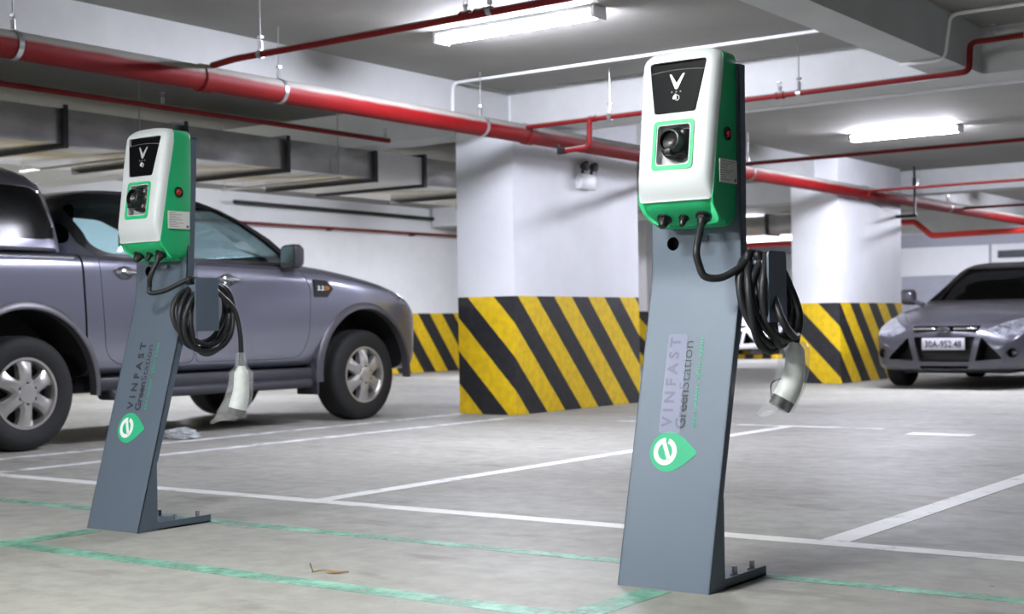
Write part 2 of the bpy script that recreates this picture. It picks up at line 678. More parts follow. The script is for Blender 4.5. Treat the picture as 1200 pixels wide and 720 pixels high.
struct('trim_1', bm, 'galv_dark', 'dark louvre strip high on the back wall')


# painted markings on the floor
def line(x0, x1, y0, y1, m, name='parking_line', z=0.0015):
    o = struct(name, box(NB(), x0, x1, y0, y1, 0.0002, z), m, smooth=0)
    return o


line(-6.98, 3.5, 4.60, 4.70, 'white_line')
line(-2.06, -1.95, 4.70, 9.4, 'white_line')
line(-4.51, -4.41, 4.70, 9.62, 'white_line')
line(-7.02, -6.92, 4.70, 9.6, 'faint_line')
line(-7.74, -7.64, 3.0, 10.0, 'faint_line')
line(-5.95, -3.75, 9.63, 9.72, 'faint_line')
line(-3.45, -3.02, 9.28, 9.46, 'white_line')
line(-8.5, -0.6, 3.10, 3.19, 'green_line', 'green_line')
line(-8.5, -0.6, 3.925, 3.995, 'green_line', 'green_line')
line(-4.64, -4.53, 3.19, 3.53, 'green_line', 'green_line')
line(-2.13, -2.03, 3.19, 3.58, 'green_line', 'green_line')


# ---------------------------------------------------------------- fluorescent lamps
def lamp(x0, x1, y, label, z=CEIL, tube_mat='tube'):
    t = empty('fluorescent_lamp', ((x0 + x1) / 2, y, z), label, 'lamp', 'fluorescent battens on the ceiling')
    h = (x1 - x0) / 2
    bm = box(NB(), -h, h, -.075, .075, -.030, -.001, 0.006)
    link('housing', bm, 'lamp_body', t)
    pr = [(.072 * math.cos(R(180 + 180 * k / 14)), -.030 + .050 * math.sin(R(180 + 180 * k / 14))) for k in range(15)]
    link('diffuser', prism(NB(), pr, 'x', -h + .025, h - .025), tube_mat, t)
    for s in (-1, 1):
        link('end_cap', box(NB(), *sorted((s * (h - .025), s * (h + .004))), -.076, .076, -.082, -.003, .004), 'lamp_body', t)
    return t


lamp(-6.05, -4.76, 7.6, 'glowing fluorescent lamp on the ceiling between the two chargers, the nearest one in view')
lamp(-5.98, -4.79, 14.65, 'glowing fluorescent lamp on the ceiling above the parked sedan, right of the second charger')
lamp(-10.05, -8.95, 27.2, 'distant glowing fluorescent lamp just right of the far pillar')
lamp(-3.4, -2.2, 1.5, 'fluorescent lamp on the ceiling in front of the chargers, out of view', tube_mat='tube_neutral')
lamp(-6.0, -4.8, -0.6, 'fluorescent lamp on the ceiling in front of the left charger, out of view', tube_mat='tube_neutral')
lamp(-12.9, -11.7, 5.0, 'fluorescent lamp on the ceiling hidden above the wide duct by the pickup bed', tube_mat='tube_neutral')
lamp(-12.9, -11.7, 11.0, 'fluorescent lamp on the ceiling hidden above the wide duct near the pickup bonnet')
lamp(-12.9, -11.7, 17.0, 'fluorescent lamp on the ceiling hidden by the near pillar')
lamp(-13.2, -12.0, 25.0, 'fluorescent lamp on the ceiling above the white car, hidden behind the second charger')
lamp(-3.0, -1.8, 14.65, 'fluorescent lamp on the ceiling right of the sedan, just out of view')
lamp(-6.0, -4.8, 22.5, 'fluorescent lamp on the ceiling behind the far beam above the sedan')


# ---------------------------------------------------------------- charging stations


def _post_y(z, SL, top):
    if z < 0.86:
        return SL * z
    if z < 0.96:
        t = (z - 0.86) / 0.10
        return 0.86 * SL + 0.10 * SL * (t - t * t * 0.5) + 0.0005 * t
    return 0.913 * SL + (z - 0.96) * top


def yb(z):      # seam between the white cover and the green body
    return 0.165 + (z - 1.575) * 0.168


def yf(z):      # front of the white cover
    if z > 1.19:
        return 0.128 + (z - 1.575) * 0.152
    t = (1.19 - z) / 0.065
    return 0.0695 + 0.018 * t * t + 0.003 * t


def emblem_e(cx, cz, rx):
    """open ring with a slanted bar, as an outline strip"""
    bm = NB()
    outer, inner = rx, rx * 0.62
    a0, a1 = R(92), R(92 + 342)
    n = 40
    def pt(r, a, z):
        return (cx + r * math.cos(a), cz + r * 1.06 * math.sin(a), z)
    for z0, z1 in ((0, .0007),):
        ring = []
        for k in range(n + 1):
            a = a0 + (a1 - a0) * k / n
            ring.append([pt(outer, a, z0), pt(outer, a, z1), pt(inner, a, z1), pt(inner, a, z0)])
        loft(bm, ring, True)
    w = rx * 0.17
    d = Vector((-0.36, 0.93))
    nn = Vector((d.y, -d.x))
    p0, p1 = Vector((cx, cz)) + Vector((.16, -.0)) * rx - d * rx * 0.78, Vector((cx, cz)) + Vector((.1, 0)) * rx + d * rx * 0.86
    q = [p0 - nn * w, p0 + nn * w, p1 + nn * w, p1 - nn * w]
    prism(bm, [tuple(v) for v in q], 'z', 0, .0007)
    return bm


def charger(cx, y0, label, pose):
    t = empty('charging_station', (cx, y0, 0), label, 'charging station', 'green and white charging stations')
    SL = pose['slope']          # lean of the lower front plate (y per z)
    HX, HY, HZ = pose['head']

    def post_y(z):
        return _post_y(z, SL, pose['top'])

    def head(o):
        for v in o.data.vertices:
            v.co += Vector((HX, HY, HZ))
        for c in o.children:
            head(c)
    W = 0.153
    # post: bent front plate with returned sides
    zs = [0.0, .2, .4, .6, .8] + [.86 + .02 * k for k in range(6)] + [1.2, 1.552]
    front = [(post_y(z), z) for z in zs]
    back = [(post_y(z) + 0.004, z) for z in reversed(zs)]
    bm = NB()
    prism(bm, front + back, 'x', -W, W)
    me = to_mesh(bm, 'post')
    hole = to_mesh(cyl(NB(), (-.078, .15, 1.022), (-.078, .32, 1.022), .021, 28), 'h')
    me2 = boolean(me, hole, 'DIFFERENCE')
    bm = NB()
    bm.from_mesh(me2)
    side = front + [(post_y(1.552) + .038, 1.552), (post_y(.97) + .038, .97), (post_y(.86) + .034, .86),
                    (SL * .27 + .028, .27), (.1, .262), (.1, 0.0)]
    for s in (-1, 1):
        prism(bm, side, 'x', s * W, s * (W - .004))
    prism(bm, [(post_y(1.552), 1.548), (post_y(1.552) + .038, 1.548), (post_y(1.552) + .038, 1.552), (post_y(1.552), 1.552)], 'x', -W, W)
    post = link('post', bm, ['post', 'dark_gap'], t)
    bm = NB()
    lathe(bm, [(.0225, 0), (.0225, .03), (.0, .03)], 'y', 28, (-.078, post_y(1.02) + .0041, 1.022))
    link('cable_hole', bm, 'black', post)
    bm = box(NB(), .005, .045, post_y(1.035) - .006, post_y(1.035), 1.028, 1.042, .002)
    link('lock_tab', bm, 'post', post)
    # foot plate with upstand and anchor bolts
    bm = NB()
    box(bm, -W, W, .1, .372, 0.0, 0.006)
    for s in (-1, 1):
        box(bm, min(s * W, s * (W - .006)), max(s * W, s * (W - .006)), .1, .372, 0, .03)
    link('base_plate', bm, 'post', t)
    for x, y in ((.128, .21), (.128, .325), (-.128, .21), (-.128, .325)):
        bm = NB()
        cyl(bm, (x, y, .006), (x, y, .009), .014, 16)
        cyl(bm, (x, y, .009), (x, y, .028), .0135, 6)
        cyl(bm, (x, y, .028), (x, y, .050), .008, 10)
        link('anchor_bolt', bm, 'steel', t)
    # lettering, running up the slanted plate
    xd, yd = (0, SL / math.hypot(1, SL), 1 / math.hypot(1, SL)), (-1, 0, 0)

    def at(x, z):
        return (x, SL * z - .0006, z)
    link('lettering', place(text_mesh('VINFAST', .278, .034, 1.6, .03), at(-.030, .465), xd, yd), 'print_dark', post, 0)
    link('lettering', place(text_mesh('Green', .118, .034, .95, .022), at(.016, .462), xd, yd), 'print_dark', post, 0)
    link('lettering', place(text_mesh('Station', .148, .034, .95, -.012), at(.016, .462 + .121 * .969), xd, yd), 'print_dark', post, 0)
    link('lettering', place(text_mesh('S\u1ea0C NHANH - S\u1ed0NG XANH', .272, .0115, 1.15, .012), at(.052, .468), xd, yd), 'print_green', post, 0)
    # leaf badge: circle drawn out to a point on the right, with an open letter e
    rr = .062
    leaf = []
    for k in range(29):
        a = R(62) + R(236) * k / 28
        leaf.append((rr * math.cos(a) - .008, rr * .98 * math.sin(a)))
    leaf = leaf + rounded([(.045, -.040), (.092, 0.0), (.045, .040)], [.0, .012, .0], 4)
    me = to_mesh(prism(NB(), leaf, 'z', 0, .0005), 'leaf', 0)
    o3 = at(-.022, .394)
    leafo = link('leaf_badge', place(me, o3, (1, 0, 0), xd), 'print_green', post, 0)
    me = to_mesh(emblem_e(-.018, 0.0, .039), 'e', 0)
    link('letter_mark', place(me, (o3[0], o3[1] - .0006, o3[2]), (1, 0, 0), xd), 'print_white', leafo, 0)
    if pose.get('film'):
        me = to_mesh(prism(NB(), rounded([(0, -.020), (.305, -.012), (.305, .052), (.0, .052)], .006), 'z', 0, .0004), 'f', 0)
        link('clear_film', place(me, (-.018, SL * .448 - .0014, .448), xd, yd), 'film', post, 0)
    # green body
    HW = 0.132

    def green_outline(s=1.0, dz=0.0):
        return rounded([(-HW * s, 1.572 - dz), (-HW * s * .94, 1.052 + dz), (HW * s * .94, 1.052 + dz), (HW * s, 1.572 - dz)], [.03, .045, .045, .03], 6)

    def gy(x, z):
        if z > 1.13:
            return yb(z)
        q = (1.13 - z) / 0.08
        return yb(1.13) + 0.10 * q ** 1.6
    ol = green_outline()
    olm = []
    for p, q in zip(ol, ol[1:] + ol[:1]):
        nn = max(1, int(math.hypot(q[0] - p[0], q[1] - p[1]) / .012))
        olm += [(p[0] + (q[0] - p[0]) * k / nn, p[1] + (q[1] - p[1]) * k / nn) for k in range(nn)]
    rings = []
    rings.append([(x * .97, .247, z + (1.3 - z) * .012) for x, z in olm])
    rings.append([(x, .238, z) for x, z in olm])
    rings.append([(x, gy(x, z) - .001, z) for x, z in olm])
    rings.append([(x * .97, gy(x, z + .006) - .002, z + (1.3 - z) * .02) for x, z in olm])
    bm = loft(NB(), rings, True)
    # sloping face under the cover
    rows = []
    for k in range(9):
        z = 1.052 + .09 * k / 8
        w = HW * .935 * (1 - 0.10 * max(0, (1.09 - z) / .04) ** 2)
        rows.append([(w * u, gy(0, z) - .002 + 0.016 * abs(u) ** 6, z) for u in [-1, -.9, -.7, -.35, 0, .35, .7, .9, 1]])
    loft(bm, rows, False, False)
    housing = link('housing', bm, 'green', t, 40)
    # white cover, plan sections stacked upward
    levels = [(1.125, .123), (1.128, .129), (1.134, .132), (1.145, .1335), (1.165, .1345), (1.19, .135), (1.25, .1365), (1.35, .139), (1.45, .1415), (1.53, .143),
              (1.555, .142), (1.568, .138), (1.577, .130), (1.582, .118)]
    rings = []
    for z, hw in levels:
        hw *= .923
        b_, f_ = yb(z), yf(z)
        if z < 1.134:
            f_ = f_ + (1.134 - z) * 1.2
        if z > 1.55:
            f_ = f_ + ((z - 1.55) / .032) ** 2 * .02
        f_ = min(f_, b_ - .003)
        d = b_ - f_
        half = [(hw, b_), (hw - .002, b_ - d * .35), (hw - .008, f_ + d * .28), (hw - .016, f_ + d * .09), (hw - .027, f_ + d * .01), (hw - .05, f_ - .001), (hw * .3, f_ - .003)]
        ring = [(x, y, z - (.012 * (x / .14) ** 2 if z > 1.4 else 0) * min(1, max(0, (z - 1.4) / .13))) for x, y in half]
        ring += [(-p[0], p[1], p[2]) for p in reversed(ring)]
        rings.append(ring)
    me = to_mesh(loft(NB(), rings, True), 'cover')

    def front_band(poly, depth, mi=1):
        """solid that dips a fixed depth behind the sloping front"""
        bm = NB()
        v0 = [bm.verts.new((x, yf(max(z, 1.191)) - .05, z)) for x, z in poly]
        v1 = [bm.verts.new((x, yf(max(z, 1.191)) + depth, z)) for x, z in poly]
        n = len(poly)
        fs = [bm.faces.new(v0), bm.faces.new(v1[::-1])]
        for i in range(n):
            fs.append(bm.faces.new((v0[i], v1[i], v1[(i + 1) % n], v0[(i + 1) % n])))
        for f in fs:
            f.material_index = mi
        return to_mesh(bm, 'fb', 0)
    disp = rounded([(-.097, 1.546), (-.069, 1.388), (.069, 1.388), (.097, 1.546)], [.012, .008, .008, .012], 5)
    sock = rounded([(-.054, 1.352), (-.054, 1.234), (.054, 1.234), (.054, 1.352)], .012, 5)
    me = boolean(me, front_band(disp, .017), 'DIFFERENCE')
    me = boolean(me, front_band(sock, .024), 'DIFFERENCE')
    cover = link('front_cover', resharp(me, 30), ['shell_white', 'recess'], t)

    def slab(poly, d0, d1):
        bm = NB()
        v0 = [bm.verts.new((x, yf(max(z, 1.191)) + d0, z)) for x, z in poly]
        v1 = [bm.verts.new((x, yf(max(z, 1.191)) + d1, z)) for x, z in poly]
        n = len(poly)
        bm.faces.new(v0)
        bm.faces.new(v1[::-1])
        for i in range(n):
            bm.faces.new((v0[i], v1[i], v1[(i + 1) % n], v0[(i + 1) % n]))
        return bm
    # lower glossy black panel, set a little proud of the recessed upper strip
    arc = [(.088 - .176 * k / 12, 1.512 + .006 * (1 - (2 * k / 12 - 1) ** 2)) for k in range(13)]
    lowp = [(-.066, 1.391), (.066, 1.391)] + arc
    display = link('display_panel', slab(lowp, -.001, .016), 'screen', cover, 0)
    upp = [(.0895, 1.5155)] + [(.0885, 1.516)] + [(x, z + .004) for x, z in arc[1:-1]] + [(-.0885, 1.516), (-.0935, 1.538), (-.086, 1.544), (.086, 1.544), (.0935, 1.538)]
    link('display_hood', slab(upp[1:], .009, .0165), 'screen', display, 0)
    rim = [(x * 1.005, z + .0015) for x, z in arc]
    bm = NB()
    tube(bm, [(x, yf(z) - .0012, z) for x, z in rim], .0011, 6)
    link('silver_line', bm, 'chrome', display)
    # chevron mark: two tapering arms meeting at the bottom
    bm = NB()
    for s in (-1, 1):
        poly = [(s * .0003, 1.460), (s * .0045, 1.462), (s * .0255, 1.506), (s * .0195, 1.506), (s * .0003, 1.478)]
        vs = [bm.verts.new((x, yf(z) - .0022, z)) for x, z in poly]
        vb = [bm.verts.new((x, yf(z) - .0008, z)) for x, z in poly]
        bm.faces.new(vs)
        bm.faces.new(vb[::-1])
        for i in range(5):
            bm.faces.new((vs[i], vb[i], vb[(i + 1) % 5], vs[(i + 1) % 5]))
    link('chevron_mark', bm, 'silver', display, 0)
    for k in (-1, 0, 1):
        bm = NB()
        cyl(bm, (k * .0145, yf(1.452) - .0018, 1.452), (k * .0145, yf(1.452) - .0009, 1.452), .0028, 12)
        link('indicator_dot', bm, 'print_grey', display)
    bm = NB()     # hand holding a plug
    y_ = yf(1.434) - .0016
    prism(bm, rounded([(-.010, 1.428), (-.004, 1.424), (.003, 1.433), (.000, 1.443), (-.006, 1.443), (-.011, 1.436)], .002, 3), 'y', y_, y_ + .0008)
    prism(bm, rounded([(-.001, 1.442), (-.004, 1.447), (.003, 1.444)], .001, 2), 'y', y_, y_ + .0008)
    tube(bm, [(.004 + .007 * math.cos(a), y_, 1.434 + .0075 * math.sin(a)) for a in [R(-130 + 22 * k) for k in range(12)]], .0013, 6)
    link('card_symbol', bm, 'print_white', display)
    # green surround of the socket bay
    fr = rounded([(-.0685, 1.366), (-.0685, 1.217), (.0685, 1.217), (.0685, 1.366)], .016, 6)
    fi = rounded([(-.0575, 1.355), (-.0575, 1.231), (.0575, 1.231), (.0575, 1.355)], .013, 6)
    bm = NB()
    rg = []
    for (a, b) in zip(fr, fi):
        rg.append([(a[0], yf(max(a[1], 1.191)) + .002, a[1]), (a[0], yf(max(a[1], 1.191)) - .0042, a[1]),
                   (b[0], yf(max(b[1], 1.191)) - .0042, b[1]), (b[0], yf(max(b[1], 1.191)) + .002, b[1])])
    rg.append(rg[0])
    loft(bm, rg, False)
    bmesh.ops.remove_doubles(bm, verts=bm.verts[:], dist=1e-6)
    link('socket_frame', bm, 'green', cover, 30)
    # type 2 inlet with its flap and lid
    ax = Vector((0, -1, .16)).normalized()
    c0 = Vector((.004, yf(1.293) + .023, 1.293))
    bm = NB()
    prof = [(.050, 0), (.050, .018), (.046, .026), (.038, .030), (.0345, .054), (.033, .059), (.029, .060), (.0265, .046), (.012, .040), (.002, .038), (.0, .038)]
    rings = []
    e1 = Vector((1, 0, 0))
    e2 = ax.cross(e1)
    for r_, h_ in prof[:-1]:
        rings.append([c0 + ax * h_ + (e1 * math.cos(2 * PI * k / 36) + e2 * math.sin(2 * PI * k / 36)) * r_ for k in range(36)])
    loft(bm, rings, True)
    socket = link('socket', bm, 'socket_black', cover, 40)
    c = c0 + ax * .050 - e2 * .036
    bm = box(NB(), -.011, .011, -.016, .008, -.008, .010, .002)
    bmesh.ops.transform(bm, matrix=Matrix.Translation(c), verts=bm.verts[:])
    link('lid_latch', bm, 'socket_black', socket)
    bm = NB()        # lid folded back to the side
    lid = [c0 + ax * (.004 + .026 * math.sin(a)) + e1 * (.024 + .027 * math.cos(a)) for a in [R(-30 + 150 * k / 9) for k in range(10)]]
    rows = []
    for k, p in enumerate(lid):
        hh = .040 * math.cos(R(-70 + 140 * k / 9)) ** .5 if True else 0
        rows.append([p - e2 * hh, p + e2 * hh, p + e2 * hh + (c0 + ax * .01 + e1 * .03 - p) * .12, p - e2 * hh + (c0 + ax * .01 + e1 * .03 - p) * .12])
    loft(bm, rows, True)
    link('lid', bm, 'socket_black', socket, 50)
    # stop button in a dished ring on the right flank, and the rating label
    bm = NB()
    lathe(bm, [(.021, 0.0), (.021, .003), (.017, .003), (.0155, -.003), (.0, -.003)], 'x', 28, (HW - .001, .178, 1.322))
    ring = link('button_ring', bm, 'black', housing)
    bm = NB()
    lathe(bm, [(.0, .008), (.007, .0075), (.010, .005), (.0105, -.003)], 'x', 24, (HW, .178, 1.322))
    link('stop_button', bm, 'red_button', ring)
    bm = box(NB(), HW - .001, HW + .0012, .122, .232, 1.176, 1.246)
    lab = link('rating_label', bm, 'paper', housing, 0)
    bm = NB()
    for k in range(9):
        w_ = random.uniform(.03, .095)
        box(bm, HW + .001, HW + .0016, .128, .128 + w_, 1.184 + k * .0068, 1.1855 + k * .0068)
    box(bm, HW + .001, HW + .0016, .214, .226, 1.181, 1.191)
    link('label_print', bm, 'print_grey', lab, 0)
    # cable glands under the cover
    gl = [(-.062, .017), (.004, .0115), (.070, .018)]
    outd = Vector((0, -.55, -.83)).normalized()
    ends = []
    for x, r_ in gl:
        c = Vector((x, gy(0, 1.082) + .004, 1.082))
        bm = NB()
        cyl(bm, c - outd * .008, c + outd * .008, r_ * 1.35, 20)
        cyl(bm, c + outd * .008, c + outd * .022, r_, 6 if r_ > .012 else 12)
        tube(bm, [c + outd * .022, c + outd * .034], [r_ * .9, r_ * .62], 16)
        link('cable_gland', bm, 'black', housing)
        ends.append(c + outd * .03)
    head(housing)
    head(cover)
    ends = [e + Vector((HX, HY, HZ)) for e in ends]
    # hook: arm from the post, keeper plate on its end
    HK = pose['hook']
    bm = NB()
    box(bm, W - .003, .268, .205 + HK, .255 + HK, .925, .960, .006)
    hook = link('cable_hook', bm, 'post', t)
    pl = rounded([(.168 + HK, .985), (.168 + HK, .775), (.288 + HK, .775), (.288 + HK, .985)], [.016, .004, .004, .016], 5)
    link('keeper_plate', prism(NB(), pl, 'x', .268, .274), 'post', hook, 30)
    # cable: drops from the gland, swings to the hook, coils, ends in the plug
    pts = [ends[2]]
    pts += pose['lead']
    nturn = pose['turns']
    rnd = random.Random(pose['seed'])
    for k in range(nturn):
        f = k / max(1, nturn - 1)
        x = .178 + .066 * ((k * 0.62) % 1.0)
        ry = pose['ry'] * rnd.uniform(.80, 1.06)
        rz = pose['rz'] * rnd.uniform(.88, 1.10)
        cyk = pose['cy'] + rnd.uniform(-.02, .02)
        for q in range(12):
            a = R(90) + 2 * PI * q / 12 * (-1 if pose['dir'] < 0 else 1)
            top = .966
            zz = top + rnd.uniform(0, .006) - rz + rz * math.sin(a)
            yy = cyk + ry * math.cos(a) - pose['lean'] * (1 - math.sin(a)) * .5
            if q == 0:
                zz = .974 + .004 * (k % 3)
                yy = .23 + HK + .02 * math.sin(k)
            pts.append(Vector((x + pose['out'] * (1 - math.sin(a)) * .5 + .012 * math.sin(a * 2 + k), yy, zz)))
    pts += pose['tail']
    pts = [Vector(p) for p in pts]
    bm = tube(NB(), catmull(pts, 7), pose['r'], 12)
    cable = link('cable', bm, 'rubber', t, 60)
    # plug
    end = pts[-1]
    dn = Vector(pose['dir_bend'])
    pp = [end + Vector((0, 0, .012)), end + Vector((0, 0, -.004)), end + Vector((0, 0, -.02)), end + Vector((0, 0, -.075)) + dn * .004, end + Vector((0, 0, -.105)) + dn * .014,
          end + Vector((0, 0, -.135)) + dn * .034, end + Vector((0, 0, -.160)) + dn * .056]
    cp = catmull(pp, 5)
    rr_ = []
    key = [.013, .022, .0285, .0315, .034, .036, .037]
    for i in range(len(cp)):
        f = i / 5
        a = int(min(f, len(key) - 2))
        rr_.append(key[a] + (key[a + 1] - key[a]) * min(1, f - a))
    plug = link('connector', tube(NB(), cp, rr_, 20), 'plug', t, 50)
    tip = cp[-1]
    td = (cp[-1] - cp[-2]).normalized()
    bm = NB()
    tube(bm, [tip - td * .002, tip + td * .004, tip + td * .030], [.0365, .0355, .0345], 24)
    tube(bm, [tip + td * .030, tip + td * .0301], [.030, .024], 24)
    link('connector_nose', bm, 'socket_black', plug, 40)
    bm = NB()
    tube(bm, catmull([tip + td * .02 + dn * .034, tip + dn * .058 + Vector((0, 0, .02)), tip + dn * .050 + Vector((0, 0, .05)), cp[18] + dn * .033], 6), .0022, 8)
    link('cap_strap', bm, 'rubber', plug)
    # protective plastic bag: wrinkled sleeve, loose at the bottom
    rn = random.Random(pose['seed'] + 5)
    rings = []
    nseg = 28
    bagp = [cp[0] + Vector((0, 0, pose['neck']))] + [cp[i] for i in range(0, len(cp), 3)] + [tip + td * .02, tip + td * .042]
    ph = [rn.uniform(0, 6.28) for _ in range(6)]
    nb = len(bagp)
    for i, c in enumerate(bagp):
        f = i / (nb - 1)
        base = .016 + .030 * min(1, f * 3.2) if pose['neck'] > .02 else .020 + .025 * min(1, f * 4)
        ring = []
        for k in range(nseg):
            a = 2 * PI * k / nseg
            wr = .0028 * math.sin(3 * a + ph[0] + f * 5) + .0022 * math.sin(7 * a + ph[1] - f * 9) + .0015 * math.sin(11 * a + f * 14)
            dirv = Vector((math.cos(a), math.sin(a), 0))
            side_ = max(0, dirv.dot(dn.normalized()))
            r_ = base + wr + pose['flare'] * side_ ** 3 * max(0, f - .35) * .07 * (1 if f < .98 else 1.15)
            p = c + dirv * r_
            if i >= nb - 2:
                p.z += -.012 * side_ + .006 * math.sin(5 * a + ph[2])
            ring.append(p)
        rings.append(ring)
    link('plastic_bag', loft(NB(), rings, False), 'bag', plug, 70)
    return t


poseB = dict(slope=.256, top=.012, head=(.012, .0, .014), hook=0.0, film=True, seed=3, turns=6, ry=.122, rz=.128, cy=.258, lean=-.012, out=.045, dir=1, r=.0112, neck=.0, flare=.45, dir_bend=(-.52, -.40, 0),
             lead=[(.092, .07, .99), (.098, .075, .945), (.112, .085, .912), (.15, .12, .910), (.19, .17, .945)],
             tail=[(.300, .19, .79), (.305, .26, .735), (.285, .33, .735), (.272, .345, .705)])
poseA = dict(slope=.288, top=.05, head=(.028, .047, .006), hook=.035, film=False, seed=11, turns=6, ry=.140, rz=.130, cy=.325, lean=.045, out=.02, dir=1, r=.0100, neck=.055, flare=1.0, dir_bend=(-.22, -.22, 0),
             lead=[(.085, .14, .995), (.066, .15, .955), (.070, .15, .930), (.11, .18, .935), (.155, .22, .962), (.19, .255, .985)],
             tail=[(.25, .34, .93), (.27, .41, .86), (.285, .425, .76), (.288, .425, .67), (.288, .425, .620)])
charger(-4.515, 3.566, 'green and white charging station standing beside the grey pickup, the left one of the two', poseA)
charger(-2.071, 3.600, 'nearer green and white charging station, with a shiny film over its lettering', poseB)


# ---------------------------------------------------------------- vehicles
def body_loft(stations):
    rings = []
    for (y, hw, hs, zb, zs, zt) in stations:
        h = zs - zb
        half = [(0, zb), (.78 * hw, zb), (.955 * hw, zb + .03), (.985 * hw, zb + .22 * h), (hw, zb + .52 * h), (.995 * hw, zb + .80 * h),
                ((hw * .965 + hs * .035), zs - .05), (hs, zs), (.93 * hs, zs + .12 * (zt - zs)), (.55 * hs, zs + .72 * (zt - zs)), (0, zt)]
        rings.append([(x, y, z) for x, z in half] + [(-x, y, z) for x, z in half[-2:0:-1]])
    return subsurf(to_mesh(loft(NB(), rings, True), 'body'), 2)


def cabin_rings(levels, ins=0.0, n=40, e=5.0):
    rings = []
    for (z, yr, y_f, hw) in levels:
        cy, ry, rx = (yr + y_f) / 2, (y_f - yr) / 2 - ins, hw - ins
        ring = []
        for k in range(n):
            a = 2 * PI * k / n
            c, s = math.cos(a), math.sin(a)
            rad = (abs(c) ** e + abs(s) ** e) ** (-1 / e)
            ring.append((rx * c * rad, cy + ry * s * rad, z))
        rings.append(ring)
    return rings


def lerp_levels(levels, sub=3):
    out = []
    for a, b in zip(levels, levels[1:]):
        for k in range(sub):
            t = k / sub
            out.append(tuple(u + (v - u) * t for u, v in zip(a, b)))
    out.append(levels[-1])
    return out


def solid(rings):
    return to_mesh(loft(NB(), rings, True), 's')


def cut_part(holder, poly, axis, a, b, gap=0.004):
    """cut a panel out of holder['me'] and return it as its own mesh"""
    P1 = to_mesh(prism(NB(), poly, axis, a, b, 1), 'c', 0)
    P2 = to_mesh(prism(NB(), offset_poly(poly, gap), axis, a, b, 1), 'c', 0)
    part = boolean(holder['me'].copy(), P1, 'INTERSECT')
    holder['me'] = boolean(holder['me'], P2, 'DIFFERENCE')
    return part


def cut(holder, bm):
    for f in bm.faces:
        f.material_index = 1
    holder['me'] = boolean(holder['me'], to_mesh(bm, 'c', 0), 'DIFFERENCE')


def wheel(parent, x, y, r, rim_r, w, spokes, s, style):
    """tyre with the outer side at x + s*w/2"""
    h = w / 2
    prof = [(rim_r * .98, -h * .86), (rim_r * 1.04, -h * .95), (r * .82, -h), (r * .93, -h * .96), (r * .985, -h * .80), (r, -h * .55), (r, -h * .2),
            (r * .988, -h * .18), (r * .988, -h * .12), (r, -h * .10), (r, h * .10), (r * .988, h * .12), (r * .988, h * .18), (r, h * .2), (r, h * .55), (r * .985, h * .80),
            (r * .93, h * .96), (r * .82, h), (rim_r * 1.04, h * .95), (rim_r * .98, h * .86)]
    o = (x, y, r)
    tyre = link('tyre', lathe(NB(), prof, 'x', 56, o), 'tyre', parent, 40)
    bm = NB()
    q = s * h
    lathe(bm, [(rim_r * 1.03, q * .90), (rim_r * 1.02, q * .97), (rim_r * .95, q * .96), (rim_r * .90, q * .70), (rim_r * .88, q * .1), (rim_r * .86, -q * .8)], 'x', 48, o)
    f0 = x + q * .72
    # spokes: tapered bars with a ridge, joined to hub and rim
    for k in range(spokes):
        a = 2 * PI * k / spokes + R(90)
        d = Vector((0, math.cos(a), math.sin(a)))
        tq = Vector((0, -math.sin(a), math.cos(a)))
        c = Vector((f0, y, r))
        rg = []
        for (rr, wd, out) in ((.18, .30, .16), (.45, .20, .20), (.75, .22, .12), (.97, .34, .03)):
            p = c + d * rim_r * rr
            ww = tq * rim_r * wd * (1.0 if style == 'six' else .75)
            up = Vector((s, 0, 0))
            rg.append([p - ww - up * .03, p - ww * .95 + up * (out * .12), p - ww * .5 + up * (out * .22 + .004), p + ww * .5 + up * (out * .22 + .004), p + ww * .95 + up * (out * .12), p + ww - up * .03])
        loft(bm, rg, True)
    lathe(bm, [(rim_r * .34, s * -.02), (rim_r * .34, s * .028), (rim_r * .27, s * .046), (rim_r * .15, s * .050), (.0001, s * .050)], 'x', 32, (f0, y, r))
    rim = link('rim', bm, 'alloy', tyre, 35)
    bm = NB()
    lathe(bm, [(rim_r * .93, 0), (.0001, 0)], 'x', 32, (x + q * .25, y, r))
    link('brake_shadow_disc' if False else 'brake_disc', bm, 'blackmetal', tyre)
    for k in range(spokes if style == 'six' else 5):
        a = 2 * PI * k / (spokes if style == 'six' else 5) + R(90)
        c = Vector((f0 + s * .028, y + rim_r * .30 * math.cos(a), r + rim_r * .30 * math.sin(a)))
        link('wheel_nut', cyl(NB(), c, c + Vector((s * .016, 0, 0)), .012, 6), 'blackmetal', tyre)
    return tyre


def surf(bvh, y, z, s, x0=2.0):
    h = bvh.ray_cast(Vector((s * x0, y, z)), Vector((-s, 0, 0)))
    return h[0]


def make_bvh(me):
    bm = NB()
    bm.from_mesh(me)
    b = BVHTree.FromBMesh(bm)
    bm.free()
    return b


def window_panes(levels, poly, axis, a, b, name, m, parent):
    outer = solid(cabin_rings(levels, .010))
    inner = solid(cabin_rings(levels, .015))
    sh = boolean(outer, inner, 'DIFFERENCE')
    me = boolean(sh, to_mesh(prism(NB(), offset_poly(poly, .006), axis, a, b), 'c', 0), 'INTERSECT')
    return link(name, resharp(me), [m, m], parent)


def window_frame(levels, poly, axis, a, b, parent, w=.032, name='window_frame'):
    sh = boolean(solid(cabin_rings(levels, -.003)), solid(cabin_rings(levels, .009)), 'DIFFERENCE')
    me = boolean(sh, to_mesh(prism(NB(), offset_poly(poly, w), axis, a, b), 'c', 0), 'INTERSECT')
    me = boolean(me, to_mesh(prism(NB(), poly, axis, a - .1 if a < b else a + .1, b + .1 if a < b else b - .1), 'c', 0), 'DIFFERENCE')
    return link(name, resharp(me), ['black', 'black'], parent)


